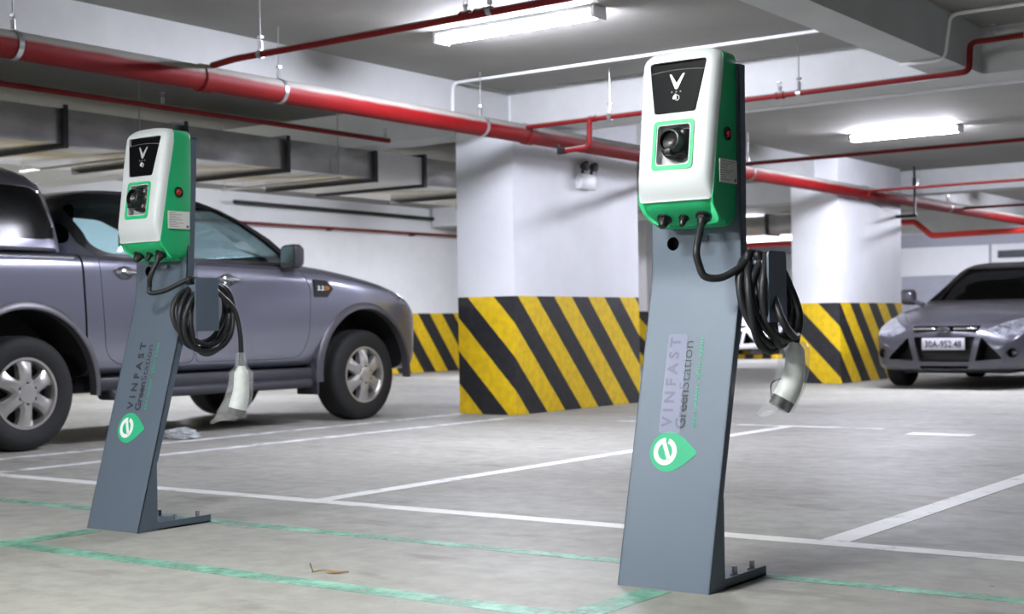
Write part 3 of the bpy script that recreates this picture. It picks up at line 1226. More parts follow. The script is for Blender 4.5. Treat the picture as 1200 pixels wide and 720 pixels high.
def build_car(t, spec):
    K = spec
    hold = {'me': body_loft(K['stations'])}
    for yw in K['axles']:
        bm = NB()
        for s in (-1, 1):
            cyl(bm, (s * K['arch_in'], yw, K['arch_z']), (s * 1.3, yw, K['arch_z']), K['arch_r'], 56)
        cut(hold, bm)
    parts = []
    for (nm, poly, axis, a, b, mats, both) in K['panels']:
        for s in ((1, -1) if both else (1,)):
            pl = poly if axis == 'x' else [(p[0] * s, p[1]) for p in poly]
            aa, bb = (s * a, s * b) if axis == 'x' else (a, b)
            me = cut_part(hold, pl, axis, aa, bb)
            parts.append((nm, me, mats, s))
    for bm in K['cuts']():
        cut(hold, bm)
    body = link('body', resharp(hold['me'], 32), [K['paint'], 'dark_gap'], t)
    made = {}
    for nm, me, mats, s in parts:
        o = link(nm, resharp(me, 32), mats, t)
        made[(nm, s)] = o
    # cabin
    LV = lerp_levels(K['cabin'], 3)
    cab = boolean(solid(cabin_rings(LV)), _dark(solid(cabin_rings([(z - (.03 if i > len(LV) - 4 else 0), a, b, c) for i, (z, a, b, c) in enumerate(LV)], .035))), 'DIFFERENCE')
    ch = {'me': cab}
    cut(ch, prism(NB(), K['screen'], 'y', K['mid'], 4.63))
    for poly in K['side_windows']:
        cut(ch, prism(NB(), poly, 'x', -1.5, 1.5))
    cut(ch, prism(NB(), K['rear_screen'], 'y', -9, K['mid']))
    cabin = link('cabin', resharp(ch['me'], 32), [K['paint'], 'interior'], t)
    for i, poly in enumerate(K['side_windows']):
        for s in (1, -1):
            window_panes(LV, poly, 'x', s * .3, s * 1.5, 'side_window', K['side_glass'], t)
            window_frame(LV, poly, 'x', s * .3, s * 1.5, t, K['frame'])
    window_panes(LV, K['screen'], 'y', K['mid'], 9, 'windscreen', K['front_glass'], t)
    window_frame(LV, K['screen'], 'y', K['mid'], 9, t, .025, 'windscreen_seal')
    window_panes(LV, K['rear_screen'], 'y', -9, K['mid'], 'rear_window', 'tint', t)
    # seats and dash inside
    for (sx, sy) in K['seats']:
        bm = NB()
        z0 = K['seat_z']
        box(bm, sx - .23, sx + .23, sy - .06, sy + .06, z0 - .30, z0 + .12, .04)
        box(bm, sx - .12, sx + .12, sy - .07, sy + .0, z0 + .15, z0 + .30, .035)
        box(bm, sx - .02, sx + .02, sy - .04, sy - .02, z0 + .10, z0 + .17)
        link('seat', bm, 'interior', cabin)
    bm = box(NB(), -.68, .68, K['dash'] - .25, K['dash'] + .15, K['dash_z'] - .2, K['dash_z'], .05)
    link('dashboard', bm, 'interior', cabin)
    bm = NB()
    tube(bm, [(K['wheel_x'] + .18 * math.cos(a), K['dash'] - .34 + .05 * math.sin(a), K['dash_z'] - .02 + .17 * math.sin(a)) for a in [2 * PI * k / 24 for k in range(25)]], .014, 8)
    link('steering_wheel', bm, 'interior', cabin)
    for s in (1, -1):
        for yw in K['axles']:
            wheel(t, s * K['track'], yw, K['tyre_r'], K['rim_r'], K['tyre_w'], K['spokes'], s, K['style'])
        # door mirror
        mx, my, mz = K['mirror']
        bm = NB()
        rg = []
        for (dy, sc) in ((.075, .45), (.05, .8), (.0, 1.0), (-.045, 1.0), (-.06, .93)):
            pl = rounded([(-.09, -.105), (.09, -.09), (.095, .10), (-.08, .092)], .045, 5)
            rg.append([(s * (mx + p[0] * sc), my + dy, mz + p[1] * sc) for p in pl])
        loft(bm, rg, True)
        tube(bm, [(s * (mx - .19), my + .0, mz - .10), (s * (mx - .07), my, mz - .055)], [.03, .025], 10)
        mo = link('door_mirror', bm, K['mirror_mat'], t, 40)
        pl = rounded([(-.076, -.088), (.076, -.076), (.08, .085), (-.066, .078)], .035, 5)
        link('mirror_glass', prism(NB(), [(s * (mx + p[0]), mz + p[1]) for p in pl], 'y', my - .0635, my - .061), 'chrome', mo)
    return body, made, make_bvh(body.data), cabin


def _dark(me):
    me.materials.clear()
    me.materials.append(MT['black'])
    me.materials.append(MT['dark_gap'])
    for p in me.polygons:
        p.material_index = 1
    return me


# grey pickup with a canopy; rear axle at local y = 0
PK = empty('pickup_truck', (-8.93, 5.66, 0), 'grey double-cab pickup with a bed canopy parked behind the left charger', 'car')
AX = (0.0, 3.31)
ranger = dict(
    paint='ranger_paint', frame=.05, axles=AX, arch_in=.50, arch_z=.40, arch_r=.535, track=.80, tyre_r=.38, rim_r=.232, tyre_w=.255, spokes=6, style='six',
    stations=[(-1.27, .80, .76, .62, 1.20, 1.27), (-1.24, .885, .83, .52, 1.27, 1.315), (-1.1, .915, .85, .47, 1.30, 1.33), (-.6, .925, .865, .46, 1.31, 1.335), (0, .928, .87, .46, 1.315, 1.335),
              (.5, .925, .87, .46, 1.31, 1.335), (1.2, .922, .875, .45, 1.295, 1.32), (1.9, .922, .875, .45, 1.28, 1.31), (2.5, .922, .865, .45, 1.268, 1.33), (2.78, .924, .82, .45, 1.275, 1.365),
              (3.05, .928, .80, .46, 1.25, 1.335), (3.35, .93, .79, .47, 1.21, 1.29), (3.7, .922, .76, .42, 1.15, 1.23), (3.9, .905, .72, .39, 1.09, 1.175), (4.02, .875, .68, .40, 1.0, 1.10),
              (4.10, .81, .62, .42, .90, 1.0), (4.16, .69, .54, .46, .80, .90), (4.18, .55, .44, .50, .74, .82)],
    panels=[('front_door', rounded([(1.475, 1.262), (1.475, .54), (2.56, .54), (2.655, .70), (2.67, 1.10), (2.58, 1.245)], [.03, .06, .08, .1, .06, .05]), 'x', .70, 1.2, ['ranger_paint', 'dark_gap'], True),
            ('rear_door', rounded([(.60, 1.28), (.655, .62), (.78, .54), (1.45, .54), (1.45, 1.265)], [.03, .08, .08, .06, .03]), 'x', .70, 1.2, ['ranger_paint', 'dark_gap'], True),
            ('bonnet', rounded([(-.70, 2.93), (-.735, 3.3), (-.66, 3.93), (.66, 3.93), (.735, 3.3), (.70, 2.93)], .05), 'z', 1.06, 1.6, ['ranger_paint', 'dark_gap'], False),
            ('headlight', rounded([(3.66, 1.085), (3.80, 1.15), (4.02, 1.10), (4.16, .93), (4.0, .91), (3.82, .985)], .03), 'x', .42, 1.2, ['lens', 'dark_gap'], True),
            ('tail_light', rounded([(-1.4, 1.24), (-1.4, .86), (-1.13, .86), (-1.13, 1.24)], .03), 'x', .74, 1.2, ['tail', 'dark_gap'], True)],
    cuts=lambda: [prism(prism(NB(), [(.442, 1.4), (.50, .40), (.516, .40), (.458, 1.4)], 'x', .80, 1.2), [(.442, 1.4), (.50, .40), (.516, .40), (.458, 1.4)], 'x', -.80, -1.2),
                  prism(NB(), rounded([(-.46, .99), (-.40, .70), (.40, .70), (.46, .99)], .05), 'y', 4.06, 4.5),
                  prism(NB(), rounded([(-.50, .66), (-.46, .54), (.46, .54), (.50, .66)], .03), 'y', 4.06, 4.5)],
    cabin=[(1.25, .455, 2.93, .838), (1.36, .485, 2.79, .822), (1.50, .52, 2.58, .786), (1.62, .56, 2.32, .748), (1.71, .60, 2.07, .712), (1.765, .66, 1.88, .672), (1.795, .76, 1.72, .60), (1.812, .98, 1.50, .46)],
    side_windows=[rounded([(1.50, 1.315), (1.485, 1.715), (1.86, 1.70), (2.10, 1.615), (2.60, 1.33), (2.58, 1.305)], [.03, .04, .06, .06, .03, .02]),
                  rounded([(.78, 1.33), (.665, 1.39), (.595, 1.665), (.69, 1.71), (1.40, 1.715), (1.415, 1.32)], [.05, .06, .04, .04, .03, .03])],
    screen=rounded([(-.70, 1.385), (-.60, 1.715), (.60, 1.715), (.70, 1.385)], .06), rear_screen=rounded([(-.62, 1.40), (-.56, 1.68), (.56, 1.68), (.62, 1.40)], .05), mid=1.5,
    side_glass='teal_glass', front_glass='teal_glass', seats=[(.37, 1.35), (-.37, 1.35), (.37, .75), (-.37, .75)], seat_z=1.24, dash=2.5, dash_z=1.33, wheel_x=-.37,
    mirror=(.975, 2.42, 1.345), mirror_mat='cladding')
body, made, bvh, cabin = build_car(PK, ranger)
# canopy over the bed
CN = lerp_levels([(1.325, -1.20, .47, .868), (1.40, -1.19, .465, .860), (1.55, -1.17, .445, .825), (1.70, -1.13, .415, .770), (1.79, -1.08, .385, .71), (1.86, -1.0, .345, .60), (1.92, -.86, .26, .44), (1.955, -.6, .1, .25)], 2)
ch = {'me': solid(cabin_rings(CN, 0, 48, 6))}
win = rounded([(-1.0, 1.405), (.30, 1.405), (.335, 1.47), (.27, 1.735), (.18, 1.765), (-1.0, 1.765)], [.05, .06, .06, .06, .05, .05], 5)
wins = [cut_part(ch, win, 'x', s * .60, s * 1.2, .003) for s in (1, -1)]
canopy = link('canopy', resharp(ch['me'], 30), ['ranger_paint', 'dark_gap'], PK)
cb = make_bvh(canopy.data)
cw = None
full = make_bvh(solid(cabin_rings(CN, 0, 48, 6)))
for s, me in zip((1, -1), wins):
    w_ = link('canopy_window', resharp(me, 30), ['black_glass', 'black_glass'], canopy)
    loop = []
    for (y, z) in win:
        p = surf(full, y, z, s)
        if p:
            loop.append(p + Vector((s * .003, 0, 0)))
    loop.append(loop[0])
    link('window_trim', tube(NB(), loop, .008, 8), 'chrome', w_)
    loop = [surf(full, y, 1.332, s) + Vector((s * .012, 0, 0)) for y in [-1.1 + .1 * k for k in range(15)]]
    link('canopy_rail', tube(NB(), loop, .014, 8), 'cladding', canopy)
    loop = [surf(bvh, y, 1.285, s) + Vector((s * .004, 0, 0)) for y in [-1.1 + .1 * k for k in range(16)]]
    link('bed_moulding', tube(NB(), loop, .008, 8), 'chrome', PK)
for s in (1, -1):
    # arch flares
    for yw in AX:
        bm = NB()
        rg = []
        for k in range(33):
            a = R(-6 + 192 * k / 32)
            c, sn = math.cos(a), math.sin(a)
            bx = .918
            rg.append([(s * (bx - .03), yw + .53 * c, .40 + .53 * sn), (s * (bx + .032), yw + .535 * c, .40 + .535 * sn), (s * (bx + .034), yw + .556 * c, .40 + .556 * sn), (s * (bx + .010), yw + .590 * c, .40 + .590 * sn), (s * (bx - .05), yw + .60 * c, .40 + .60 * sn)])
        loft(bm, rg, True)
        link('wheel_arch_flare', bm, 'flare', PK, 45)
    bm = NB()
    box(bm, *sorted((s * .78, s * .955)), .66, 2.66, .30, .375, .028, 3)
    box(bm, *sorted((s * .72, s * .90)), .60, 2.72, .36, .46, .02, 2)
    link('side_step', bm, 'cladding', PK)
    bm = NB()
    box(bm, *sorted((s * .70, s * .93)), 2.72, 2.75, .24, .54, .008)
    link('mud_flap', bm, 'cladding', PK)
    link('mud_flap', box(NB(), *sorted((s * .70, s * .93)), -.62, -.59, .20, .52, .008), 'cladding', PK)
    # door handles: chrome bar over a cup
    for (nm, y, z) in (('rear_door', .84, 1.195), ('front_door', 1.80, 1.160)):
        d = made[(nm, s)]
        p = surf(make_bvh(d.data), y, z, s)
        bm = NB()
        tube(bm, catmull([(p.x - s * .01, y - .115, z + .004), (p.x + s * .030, y - .085, z + .004), (p.x + s * .036, y, z + .002), (p.x + s * .030, y + .085, z), (p.x - s * .01, y + .115, z)], 6), .0135, 10)
        h = link('door_handle', bm, 'chrome', d)
        bm = NB()
        lathe(bm, [(.048, 0), (.05, .004), (.034, .003), (.0001, -.002)], 'x', 24, (p.x + (0 if s > 0 else -.002), y - .02, z - .008))
        for v in bm.verts:
            v.co.y = y + (v.co.y - y) * 1.5
        link('handle_cup', bm, 'chrome', h)
    # fender badge: dark pointed plate with lettering
    pl = rounded([(2.70, 1.175), (2.715, 1.03), (2.86, 1.03), (2.93, 1.10), (2.86, 1.165)], .01, 3)
    p = surf(bvh, 2.8, 1.1, s)
    bx = p.x
    o = link('fender_badge', prism(NB(), pl, 'x', bx - s * .03, bx + s * .008), 'black', PK, 30)
    if s > 0:
        me = place(text_mesh('2.2', .075, .035, 1.1, .02, .002), (bx + .008, 2.745, 1.088), (0, 1, 0), (0, 0, 1))
        link('lettering', me, 'print_white', o, 0)
        me = place(text_mesh('Di', .045, .035, 1.1, .02, .002), (bx + .008, 2.835, 1.088), (0, 1, 0), (0, 0, 1))
        link('lettering', me, 'amber', o, 0)
# front grille, bumper bars and tail
bm = NB()
for k in range(3):
    box(bm, -.42, .42, 4.08, 4.15, .75 + .08 * k, .785 + .08 * k, .008)
box(bm, -.45, .45, 4.06, 4.09, .70, .98)
link('grille', bm, 'chrome', PK)
link('fog_grille', box(NB(), -.44, .44, 4.06, 4.10, .55, .65), 'black', PK)
bm = NB()
tube(bm, catmull([(-.88, -1.15, .55), (-.80, -1.33, .55), (0, -1.37, .55), (.80, -1.33, .55), (.88, -1.15, .55)], 8), .075, 12)
link('rear_bumper', bm, 'steel', PK)
bm = NB()
box(bm, -.55, .55, -1.0, 3.9, .34, .50, .03)
for yw in AX:
    cyl(bm, (-.72, yw, .38), (.72, yw, .38), .06, 12)
link('chassis', bm, 'blackmetal', PK)

# dark grey sedan facing the camera
SD = empty('sedan_car', (-5.19, 18.75, 0), 'dark grey sedan parked nose forward beside the far pillar', 'car', rz=PI)


def focus_spec(paint):
    return dict(
        paint=paint, frame=.03, axles=(0.0, 2.648), arch_in=.52, arch_z=.325, arch_r=.365, track=.795, tyre_r=.315, rim_r=.21, tyre_w=.21, spokes=10, style='ten',
        stations=[(-.98, .66, .58, .46, .92, .98), (-.94, .76, .66, .34, 1.0, 1.05), (-.75, .86, .74, .24, 1.02, 1.07), (-.3, .905, .80, .2, 1.0, 1.05), (.3, .912, .83, .19, .975, 1.02), (1.0, .912, .84, .19, .95, .99),
                  (1.7, .912, .84, .19, .93, .97), (2.1, .912, .83, .19, .915, .985), (2.4, .912, .81, .19, .89, .975), (2.75, .912, .78, .2, .835, .925), (3.05, .895, .73, .2, .775, .865), (3.28, .855, .67, .2, .715, .80),
                  (3.42, .80, .60, .2, .66, .745), (3.51, .73, .53, .21, .60, .69), (3.56, .64, .45, .22, .53, .62), (3.575, .52, .36, .25, .47, .55)],
        panels=[('bonnet', rounded([(-.76, 2.16), (-.70, 2.8), (-.50, 3.30), (-.30, 3.41), (.30, 3.41), (.50, 3.30), (.70, 2.8), (.76, 2.16)], .06), 'z', .66, 1.3, [paint, 'dark_gap'], False),
                ('headlight', rounded([(.435, .655), (.60, .575), (.80, .60), (.93, .70), (.90, .80), (.74, .79), (.58, .725)], .03), 'y', 2.78, 4.2, ['lens', 'dark_gap'], True),
                ('front_door', rounded([(1.0, .925), (1.0, .34), (1.82, .34), (1.98, .55), (1.98, .89)], .06), 'x', .72, 1.2, [paint, 'dark_gap'], True),
                ('rear_door', rounded([(.12, .93), (.42, .40), (.55, .34), (.97, .34), (.97, .925)], .05), 'x', .72, 1.2, [paint, 'dark_gap'], True),
                ('tail_light', rounded([(.42, .86), (.45, .72), (.95, .70), (.95, .92)], .04), 'y', -1.4, -.62, ['tail', 'dark_gap'], True)],
        cuts=lambda: [prism(NB(), rounded([(-.37, .695), (-.36, .632), (.36, .632), (.37, .695)], .015), 'y', 3.40, 4.2),
                      prism(NB(), rounded([(-.335, .575), (-.275, .305), (.275, .305), (.335, .575)], .02), 'y', 3.40, 4.2),
                      prism(prism(NB(), rounded([(.40, .575), (.335, .315), (.62, .335), (.60, .37)], [.03, .02, .02, .02]), 'y', 3.30, 4.2), rounded([(-.40, .575), (-.335, .315), (-.62, .335), (-.60, .37)], [.03, .02, .02, .02]), 'y', 3.30, 4.2),
                      prism(NB(), rounded([(-.27, .262), (-.25, .232), (.25, .232), (.27, .262)], .008), 'y', 3.42, 4.2),
                      cyl(cyl(NB(), (.71, 3.25, .40), (.71, 4.2, .40), .052, 24), (-.71, 3.25, .40), (-.71, 4.2, .40), .052, 24)],
        cabin=[(.92, -.80, 2.40, .815), (1.0, -.56, 2.18, .79), (1.12, -.24, 1.87, .735), (1.24, .04, 1.58, .675), (1.34, .26, 1.34, .62), (1.40, .42, 1.17, .57), (1.44, .55, 1.0, .50), (1.465, .72, .84, .34)],
        side_windows=[rounded([(1.0, .975), (1.0, 1.355), (1.20, 1.345), (1.48, 1.22), (1.92, .985)], [.03, .04, .06, .05, .03]), rounded([(-.10, 1.0), (.30, 1.315), (.48, 1.36), (.96, 1.36), (.96, .975)], [.04, .05, .05, .03, .03])],
        screen=rounded([(-.715, .985), (-.565, 1.375), (.565, 1.375), (.715, .985)], [.05, .09, .09, .05]), rear_screen=rounded([(-.62, 1.05), (-.50, 1.36), (.50, 1.36), (.62, 1.05)], .06), mid=.837,
        side_glass='tint', front_glass='tint', seats=[(.36, .95), (-.36, .95), (.36, .15), (-.36, .15)], seat_z=.93, dash=1.75, dash_z=.99, wheel_x=-.36,
        mirror=(1.0, 1.88, 1.045), mirror_mat=paint)


def car_front(t, plate):
    # chrome slot bar broken by an oval badge
    bm = NB()
    for s in (-1, 1):
        box(bm, *sorted((s * .10, s * .345)), 3.44, 3.545, .655, .678, .006)
    link('grille_bar', bm, 'chrome', t)
    bm = NB()
    lathe(bm, [(.072, -.03), (.074, .0), (.068, .012), (.0001, .018)], 'y', 36, (0, 3.575, .655))
    for v in bm.verts:
        v.co.z = .655 + (v.co.z - .655) * .42
    badge = link('oval_badge', bm, 'chrome', t)
    bm = NB()
    lathe(bm, [(.062, .0), (.0001, .005)], 'y', 36, (0, 3.5895, .655))
    for v in bm.verts:
        v.co.z = .655 + (v.co.z - .655) * .40
    bm.normal_update()
    link('badge_field', bm, 'print_dark', badge)
    me = place(text_mesh('Ford', .085, .026, .95, .01, .002), (.042, 3.5955, .645), (-1, 0, 0), (0, 0, 1))
    link('lettering', me, 'chrome', badge, 0)
    bm = NB()
    box(bm, -.32, .32, 3.405, 3.43, .31, .57)
    for k in range(5):
        box(bm, -.30, .30, 3.43, 3.46, .325 + .05 * k, .34 + .05 * k)
    link('lower_grille', bm, 'black', t)
    pl = link('number_plate', box(NB(), -.235, .235, 3.575, 3.585, .435, .565, .006), 'plate', t)
    me = place(text_mesh(plate, .40, .075, 1.05, .02, .002), (.20, 3.5855, .463), (-1, 0, 0), (0, 0, 1))
    link('lettering', me, 'print_dark', pl, 0)
    for s in (-1, 1):
        bm = NB()
        lathe(bm, [(.05, -.03), (.045, .0), (.03, .012), (.0001, .016)], 'y', 24, (s * .71, 3.40, .40))
        link('fog_lamp', bm, 'lens', t)
        bm = NB()
        bmesh.ops.create_uvsphere(bm, u_segments=16, v_segments=10, radius=.045)
        bmesh.ops.transform(bm, matrix=Matrix.Translation((s * .66, 3.14, .685)), verts=bm.verts[:])
        link('headlight_bulb', bm, 'chrome', t)


build_car(SD, focus_spec('focus_paint'))
car_front(SD, '30A-952.48')
bm = NB()
box(bm, -.6, .6, -.7, 3.2, .17, .24, .02)
link('underbody', bm, 'blackmetal', SD)


def copy_tree(o, parent, swap):
    c = o.copy()
    COL.objects.link(c)
    if parent:
        c.parent = parent
    if c.data:
        hit = [i for i, m in enumerate(c.data.materials) if m and m.name in swap]
        if hit:
            c.data = c.data.copy()
            for i in hit:
                c.data.materials[i] = swap[c.data.materials[i].name]
    for ch_ in [k for k in o.children if k.name != 'x']:
        copy_tree(ch_, c, swap)
    return c


W2 = copy_tree(SD, None, {'dark_metallic_paint': MT['white_paint']})
for k_ in list(W2.children_recursive):      # its plate cannot be read from here
    if k_.name.startswith('lettering') and k_.parent.name.startswith('number_plate'):
        bpy.data.objects.remove(k_)
W2.name = 'white_car'
W2.location = (-13.35, 31.0 - 1.2, 0)
W2.location = (-13.45, 27.6 + 3.56 - 0.45 - .9, 0)
tag(W2, 'white car parked far away, glimpsed through the cable loops of the right charger', 'car')

# ---------------------------------------------------------------- pipes and services
XP, ZP, RP = -6.75, 2.36, .078
mp = empty('fire_main_pipe', (XP, 12, ZP), 'thick red fire main running along the ceiling past both pillars, dusty on top', 'pipe')
bm = tube(NB(), [(0, -14, 0), (0, 17.5, 0)], RP, 28)
link('pipe_run', bm, 'red_pipe', mp)
for yc in (9.62 - 12, 16.9 - 12, 13.1 - 12, 6.1 - 12):
    bm = NB()
    lathe(bm, [(RP + .001, -.05), (RP + .010, -.045), (RP + .010, .045), (RP + .001, .05)], 'y', 28, (0, yc, 0))
    link('coupling', bm, 'red_pipe', mp)


def hanger(x, y, zpipe, rp, label, zt=CEIL, nm='pipe_hanger'):
    t = empty(nm, (x, y, zt), label, 'pipe hanger', 'steel pipe hangers')
    zr = zpipe - zt
    bm = NB()
    lathe(bm, [(rp + .001, -.016), (rp + .005, -.016), (rp + .005, .016), (rp + .001, .016), (rp + .001, -.016)], 'y' if nm == 'pipe_hanger' else 'x', 28, (0, 0, zr))
    link('clamp_ring', bm, 'steel', t)
    bm = NB()
    cyl(bm, (0, 0, zr + rp), (0, 0, 0), .0045, 8)
    link('rod', bm, 'steel', t)
    bm = NB()
    cyl(bm, (0, 0, zr + rp + .01), (0, 0, zr + rp + .06), .014, 8)
    cyl(bm, (0, 0, zr + rp + .075), (0, 0, zr + rp + .09), .020, 6)
    link('turnbuckle', bm, 'steel', t)
    return t


hanger(XP, 4.72, ZP, RP, 'zinc clamp and rod holding the thick red pipe at the left edge of the photo')
hanger(XP, 6.75, ZP, RP, 'zinc clamp and rod on the thick red pipe above and right of the left charger')
hanger(XP, 8.98, ZP, RP, 'zinc clamp and rod holding the thick red pipe just before the near pillar')
hanger(XP, 13.7, ZP, RP, 'zinc clamp and rod holding the thick red pipe just right of the second charger')
hanger(XP, 20.0, ZP, RP, 'zinc clamp and rod holding the thick red pipe beyond the far pillar')


def sprinkler(parent, x, z, y=0.0, up=True):
    k = 1 if up else -1
    bm = NB()
    cyl(bm, (x, y, z), (x, y, z + k * .03), .012, 10)
    cyl(bm, (x, y, z + k * .03), (x, y, z + k * .042), .015, 6)
    tube(bm, [(x - .009, y, z + k * .042), (x - .013, y, z + k * .06), (x - .004, y, z + k * .078)], .0025, 6)
    tube(bm, [(x + .009, y, z + k * .042), (x + .013, y, z + k * .06), (x + .004, y, z + k * .078)], .0025, 6)
    cyl(bm, (x, y, z + k * .078), (x, y, z + k * .081), .021, 14)
    return link('sprinkler_head', bm, 'steel', parent)


def branch(name, pts, r, label, heads=(), fittings=(), m='red_pipe_small', group='thin red sprinkler pipes'):
    o = Vector(pts[0])
    t = empty(name, o, label, 'pipe', group)
    P = [Vector(p) - o for p in pts]
    bm = NB()
    # rounded elbows
    path = [P[0]]
    for a, b, c in zip(P, P[1:], P[2:]):
        d0, d1 = (a - b).normalized(), (c - b).normalized()
        e = .045
        p0, p1 = b + d0 * e, b + d1 * e
        for k in range(6):
            q = k / 5
            path.append((1 - q) ** 2 * p0 + 2 * q * (1 - q) * b + q * q * p1)
    path.append(P[-1])
    link('pipe_run', tube(bm, path, r, 14), m, t)
    for h in heads:
        hv = Vector(h) - o
        sprinkler(t, hv.x, hv.z + r * .8, hv.y)
    for f in fittings:
        fv = Vector(f) - o
        bm = NB()
        lathe(bm, [(r + .0005, -.035), (r + .007, -.032), (r + .007, -.02), (r + .004, -.018), (r + .004, .018), (r + .007, .02), (r + .007, .032), (r + .0005, .035)], 'x', 18, tuple(fv))
        link('fitting', bm, m, t)
    return t


branch('sprinkler_pipe', [(-6.70, 6.12, 2.437), (-6.5, 6.123, 2.455), (4.45, 6.29, 2.555)], .021, 'thin red pipe crossing above the left charger and passing under the nearest lamp', heads=[(-4.72, 6.155, 2.478)], fittings=[(-4.72, 6.155, 2.478), (-4.62, 6.155, 2.478)])
branch('sprinkler_pipe', [(-6.67, 9.5, 2.40), (-3.045, 9.5, 2.43), (-3.035, 9.5, 2.625), (4.45, 9.5, 2.69)], .021, 'thin red pipe along the front of the cross beam, stepping up at the right', heads=[(-4.42, 9.5, 2.418), (-2.88, 9.5, 2.627)], fittings=[(-4.42, 9.5, 2.418), (-6.03, 9.5, 2.406)])
branch('sprinkler_pipe', [(-6.67, 13.25, 2.40), (4.45, 13.15, 2.40)], .020, 'thin red pipe crossing just below the lamp above the parked sedan')
branch('sprinkler_pipe', [(-6.67, 16.9, 2.38), (4.45, 16.5, 2.38)], .020, 'thin red pipe crossing in front of the far pillar top above the sedan roof', heads=[(-6.05, 16.86, 2.38)])
branch('sprinkler_pipe', [(-6.67, 20.5, 2.37), (4.45, 20.4, 2.36)], .020, 'thin dark red pipe joining the main beyond the far pillar, level with the sedan roof')
branch('sprinkler_pipe', [(-8.2, -2.0, 2.44), (-8.2, 9.55, 2.43)], .022, 'thin dull red pipe under the dark ceiling above the pickup', heads=[(-8.2, 4.9, 2.44), (-8.2, 7.0, 2.44), (-8.2, 9.5, 2.43)])
# drain leg hanging from the second branch, with a stub and valve
t = branch('drain_pipe', [(-6.03, 9.455, 2.40), (-6.03, 9.44, 2.175), (-6.31, 9.44, 2.165)], .022, 'short red drain leg with a black valve, hanging in front of the near pillar', group=None)
link('valve', box(cyl(NB(), (-.28, -.02, -.235), (-.22, -.02, -.234), .028, 14), -.30, -.28, -.03, -.01, -.26, -.18, .004), 'black', t)
for (x, y, z, r, lab) in ((-5.87, 9.5, 2.405, .021, 'zinc rod hanger on the thin red pipe above the near pillar'), (-4.27, 9.5, 2.419, .021, 'zinc rod hanger on the thin red pipe just right of the second charger top'),
                          (-6.28, 6.127, 2.456, .021, 'zinc rod hanger on the thin red pipe above the left charger'), (-4.55, 6.15, 2.479, .021, 'zinc rod hanger on the thin red pipe beside the nearest lamp'),
                          (-2.66, 9.5, 2.629, .021, 'zinc rod hanger on the thin red pipe near the right edge of the photo')):
    hanger(x, y, z, r, lab, CEIL, 'rod_hanger')

# white conduits
def conduit(pts, label, r=.0125):
    o = Vector(pts[0])
    t = bpy.data.objects.new
    bm = NB()
    P = [Vector(p) - o for p in pts]
    path = [P[0]]
    for a, b, c in zip(P, P[1:], P[2:]):
        d0, d1 = (a - b).normalized(), (c - b).normalized()
        p0, p1 = b + d0 * .06, b + d1 * .06
        for k in range(6):
            q = k / 5
            path.append((1 - q) ** 2 * p0 + 2 * q * (1 - q) * b + q * q * p1)
    path.append(P[-1])
    ob = link('white_conduit', tube(bm, path, r, 12), 'conduit')
    ob.location = o
    tag(ob, label, 'conduit', 'white cable conduits')
    return ob


conduit([(-7.14, 9.12, 2.50), (-7.135, 9.12, 2.765), (-3.38, 9.12, 2.765)], 'white ceiling conduit in front of the cross beam, bending down at the near pillar')
conduit([(-3.36, 9.08, 2.455), (-3.065, 9.08, 2.455), (-3.065, 9.2, 2.765), (4.45, 9.2, 2.765)], 'white conduit stepping up round the side of the lengthwise beam at top right')
conduit([(-7.0, 10.295, 2.458), (3.0, 10.295, 2.458)], 'long bright white conduit along the lower rear edge of the cross beam at right')

# emergency twin light on the near pillar
em = empty('emergency_light', (-7.12, 11.03, 2.02), 'small white twin-head emergency light on the near pillar under the red pipe', 'lamp')
link('case', box(NB(), 0, .07, -.13, .13, 0, .14, .012), 'lamp_body', em)
for s in (-1, 1):
    bm = NB()
    lathe(bm, [(.02, -.02), (.036, .0), (.046, .045), (.04, .05), (.0001, .042)], 'x', 22, (.05, s * .075, .21))
    cyl(bm, (.04, s * .075, .13), (.05, s * .075, .18), .014, 8)
    link('lamp_head', bm, 'black', em)
bm = NB()
tube(bm, catmull([(.03, .13, .05), (.02, .19, .02), (.02, .20, .12), (.02, .19, .40)], 6), .006, 8)
link('flex', bm, 'conduit', em)

# wide galvanised duct above the pickup, with flanged joints
du = empty('air_duct', (-9.7, 8, 2.335), 'wide flat galvanised air duct with dark flanged joints above the pickup', 'duct')
DX0, DX1, DZ0, DZ1 = -.72, .70, -.135, .135
fl = [-8.0, -6.72, -5.54, -4.36, -2.46 - .01, -1.28, -.1, 1.08, 2.26, 3.0, 4.0, 5.2, 6.4]
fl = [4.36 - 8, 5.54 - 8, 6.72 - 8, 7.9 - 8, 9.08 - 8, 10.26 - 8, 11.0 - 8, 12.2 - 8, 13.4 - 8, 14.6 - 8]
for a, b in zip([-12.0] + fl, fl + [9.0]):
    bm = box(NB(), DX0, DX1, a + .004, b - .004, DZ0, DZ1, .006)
    sec = link('duct_section', bm, 'lamp_body' if abs(a - 2.26) < .01 else 'galv', du)  # white on this one section stands in for bright light reflected there
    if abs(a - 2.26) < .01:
        sec['label'] = 'duct section coloured white for the bright light on it'
for y in fl:
    bm = NB()
    for (x0, x1, z0, z1) in ((DX0 - .03, DX1 + .03, DZ0 - .03, DZ0 + .004), (DX0 - .03, DX1 + .03, DZ1 - .004, DZ1 + .03), (DX0 - .03, DX0 + .004, DZ0, DZ1), (DX1 - .004, DX1 + .03, DZ0, DZ1)):
        box(bm, x0, x1, y - .022, y + .022, z0, z1)
    link('flange', bm, 'galv_dark', du)
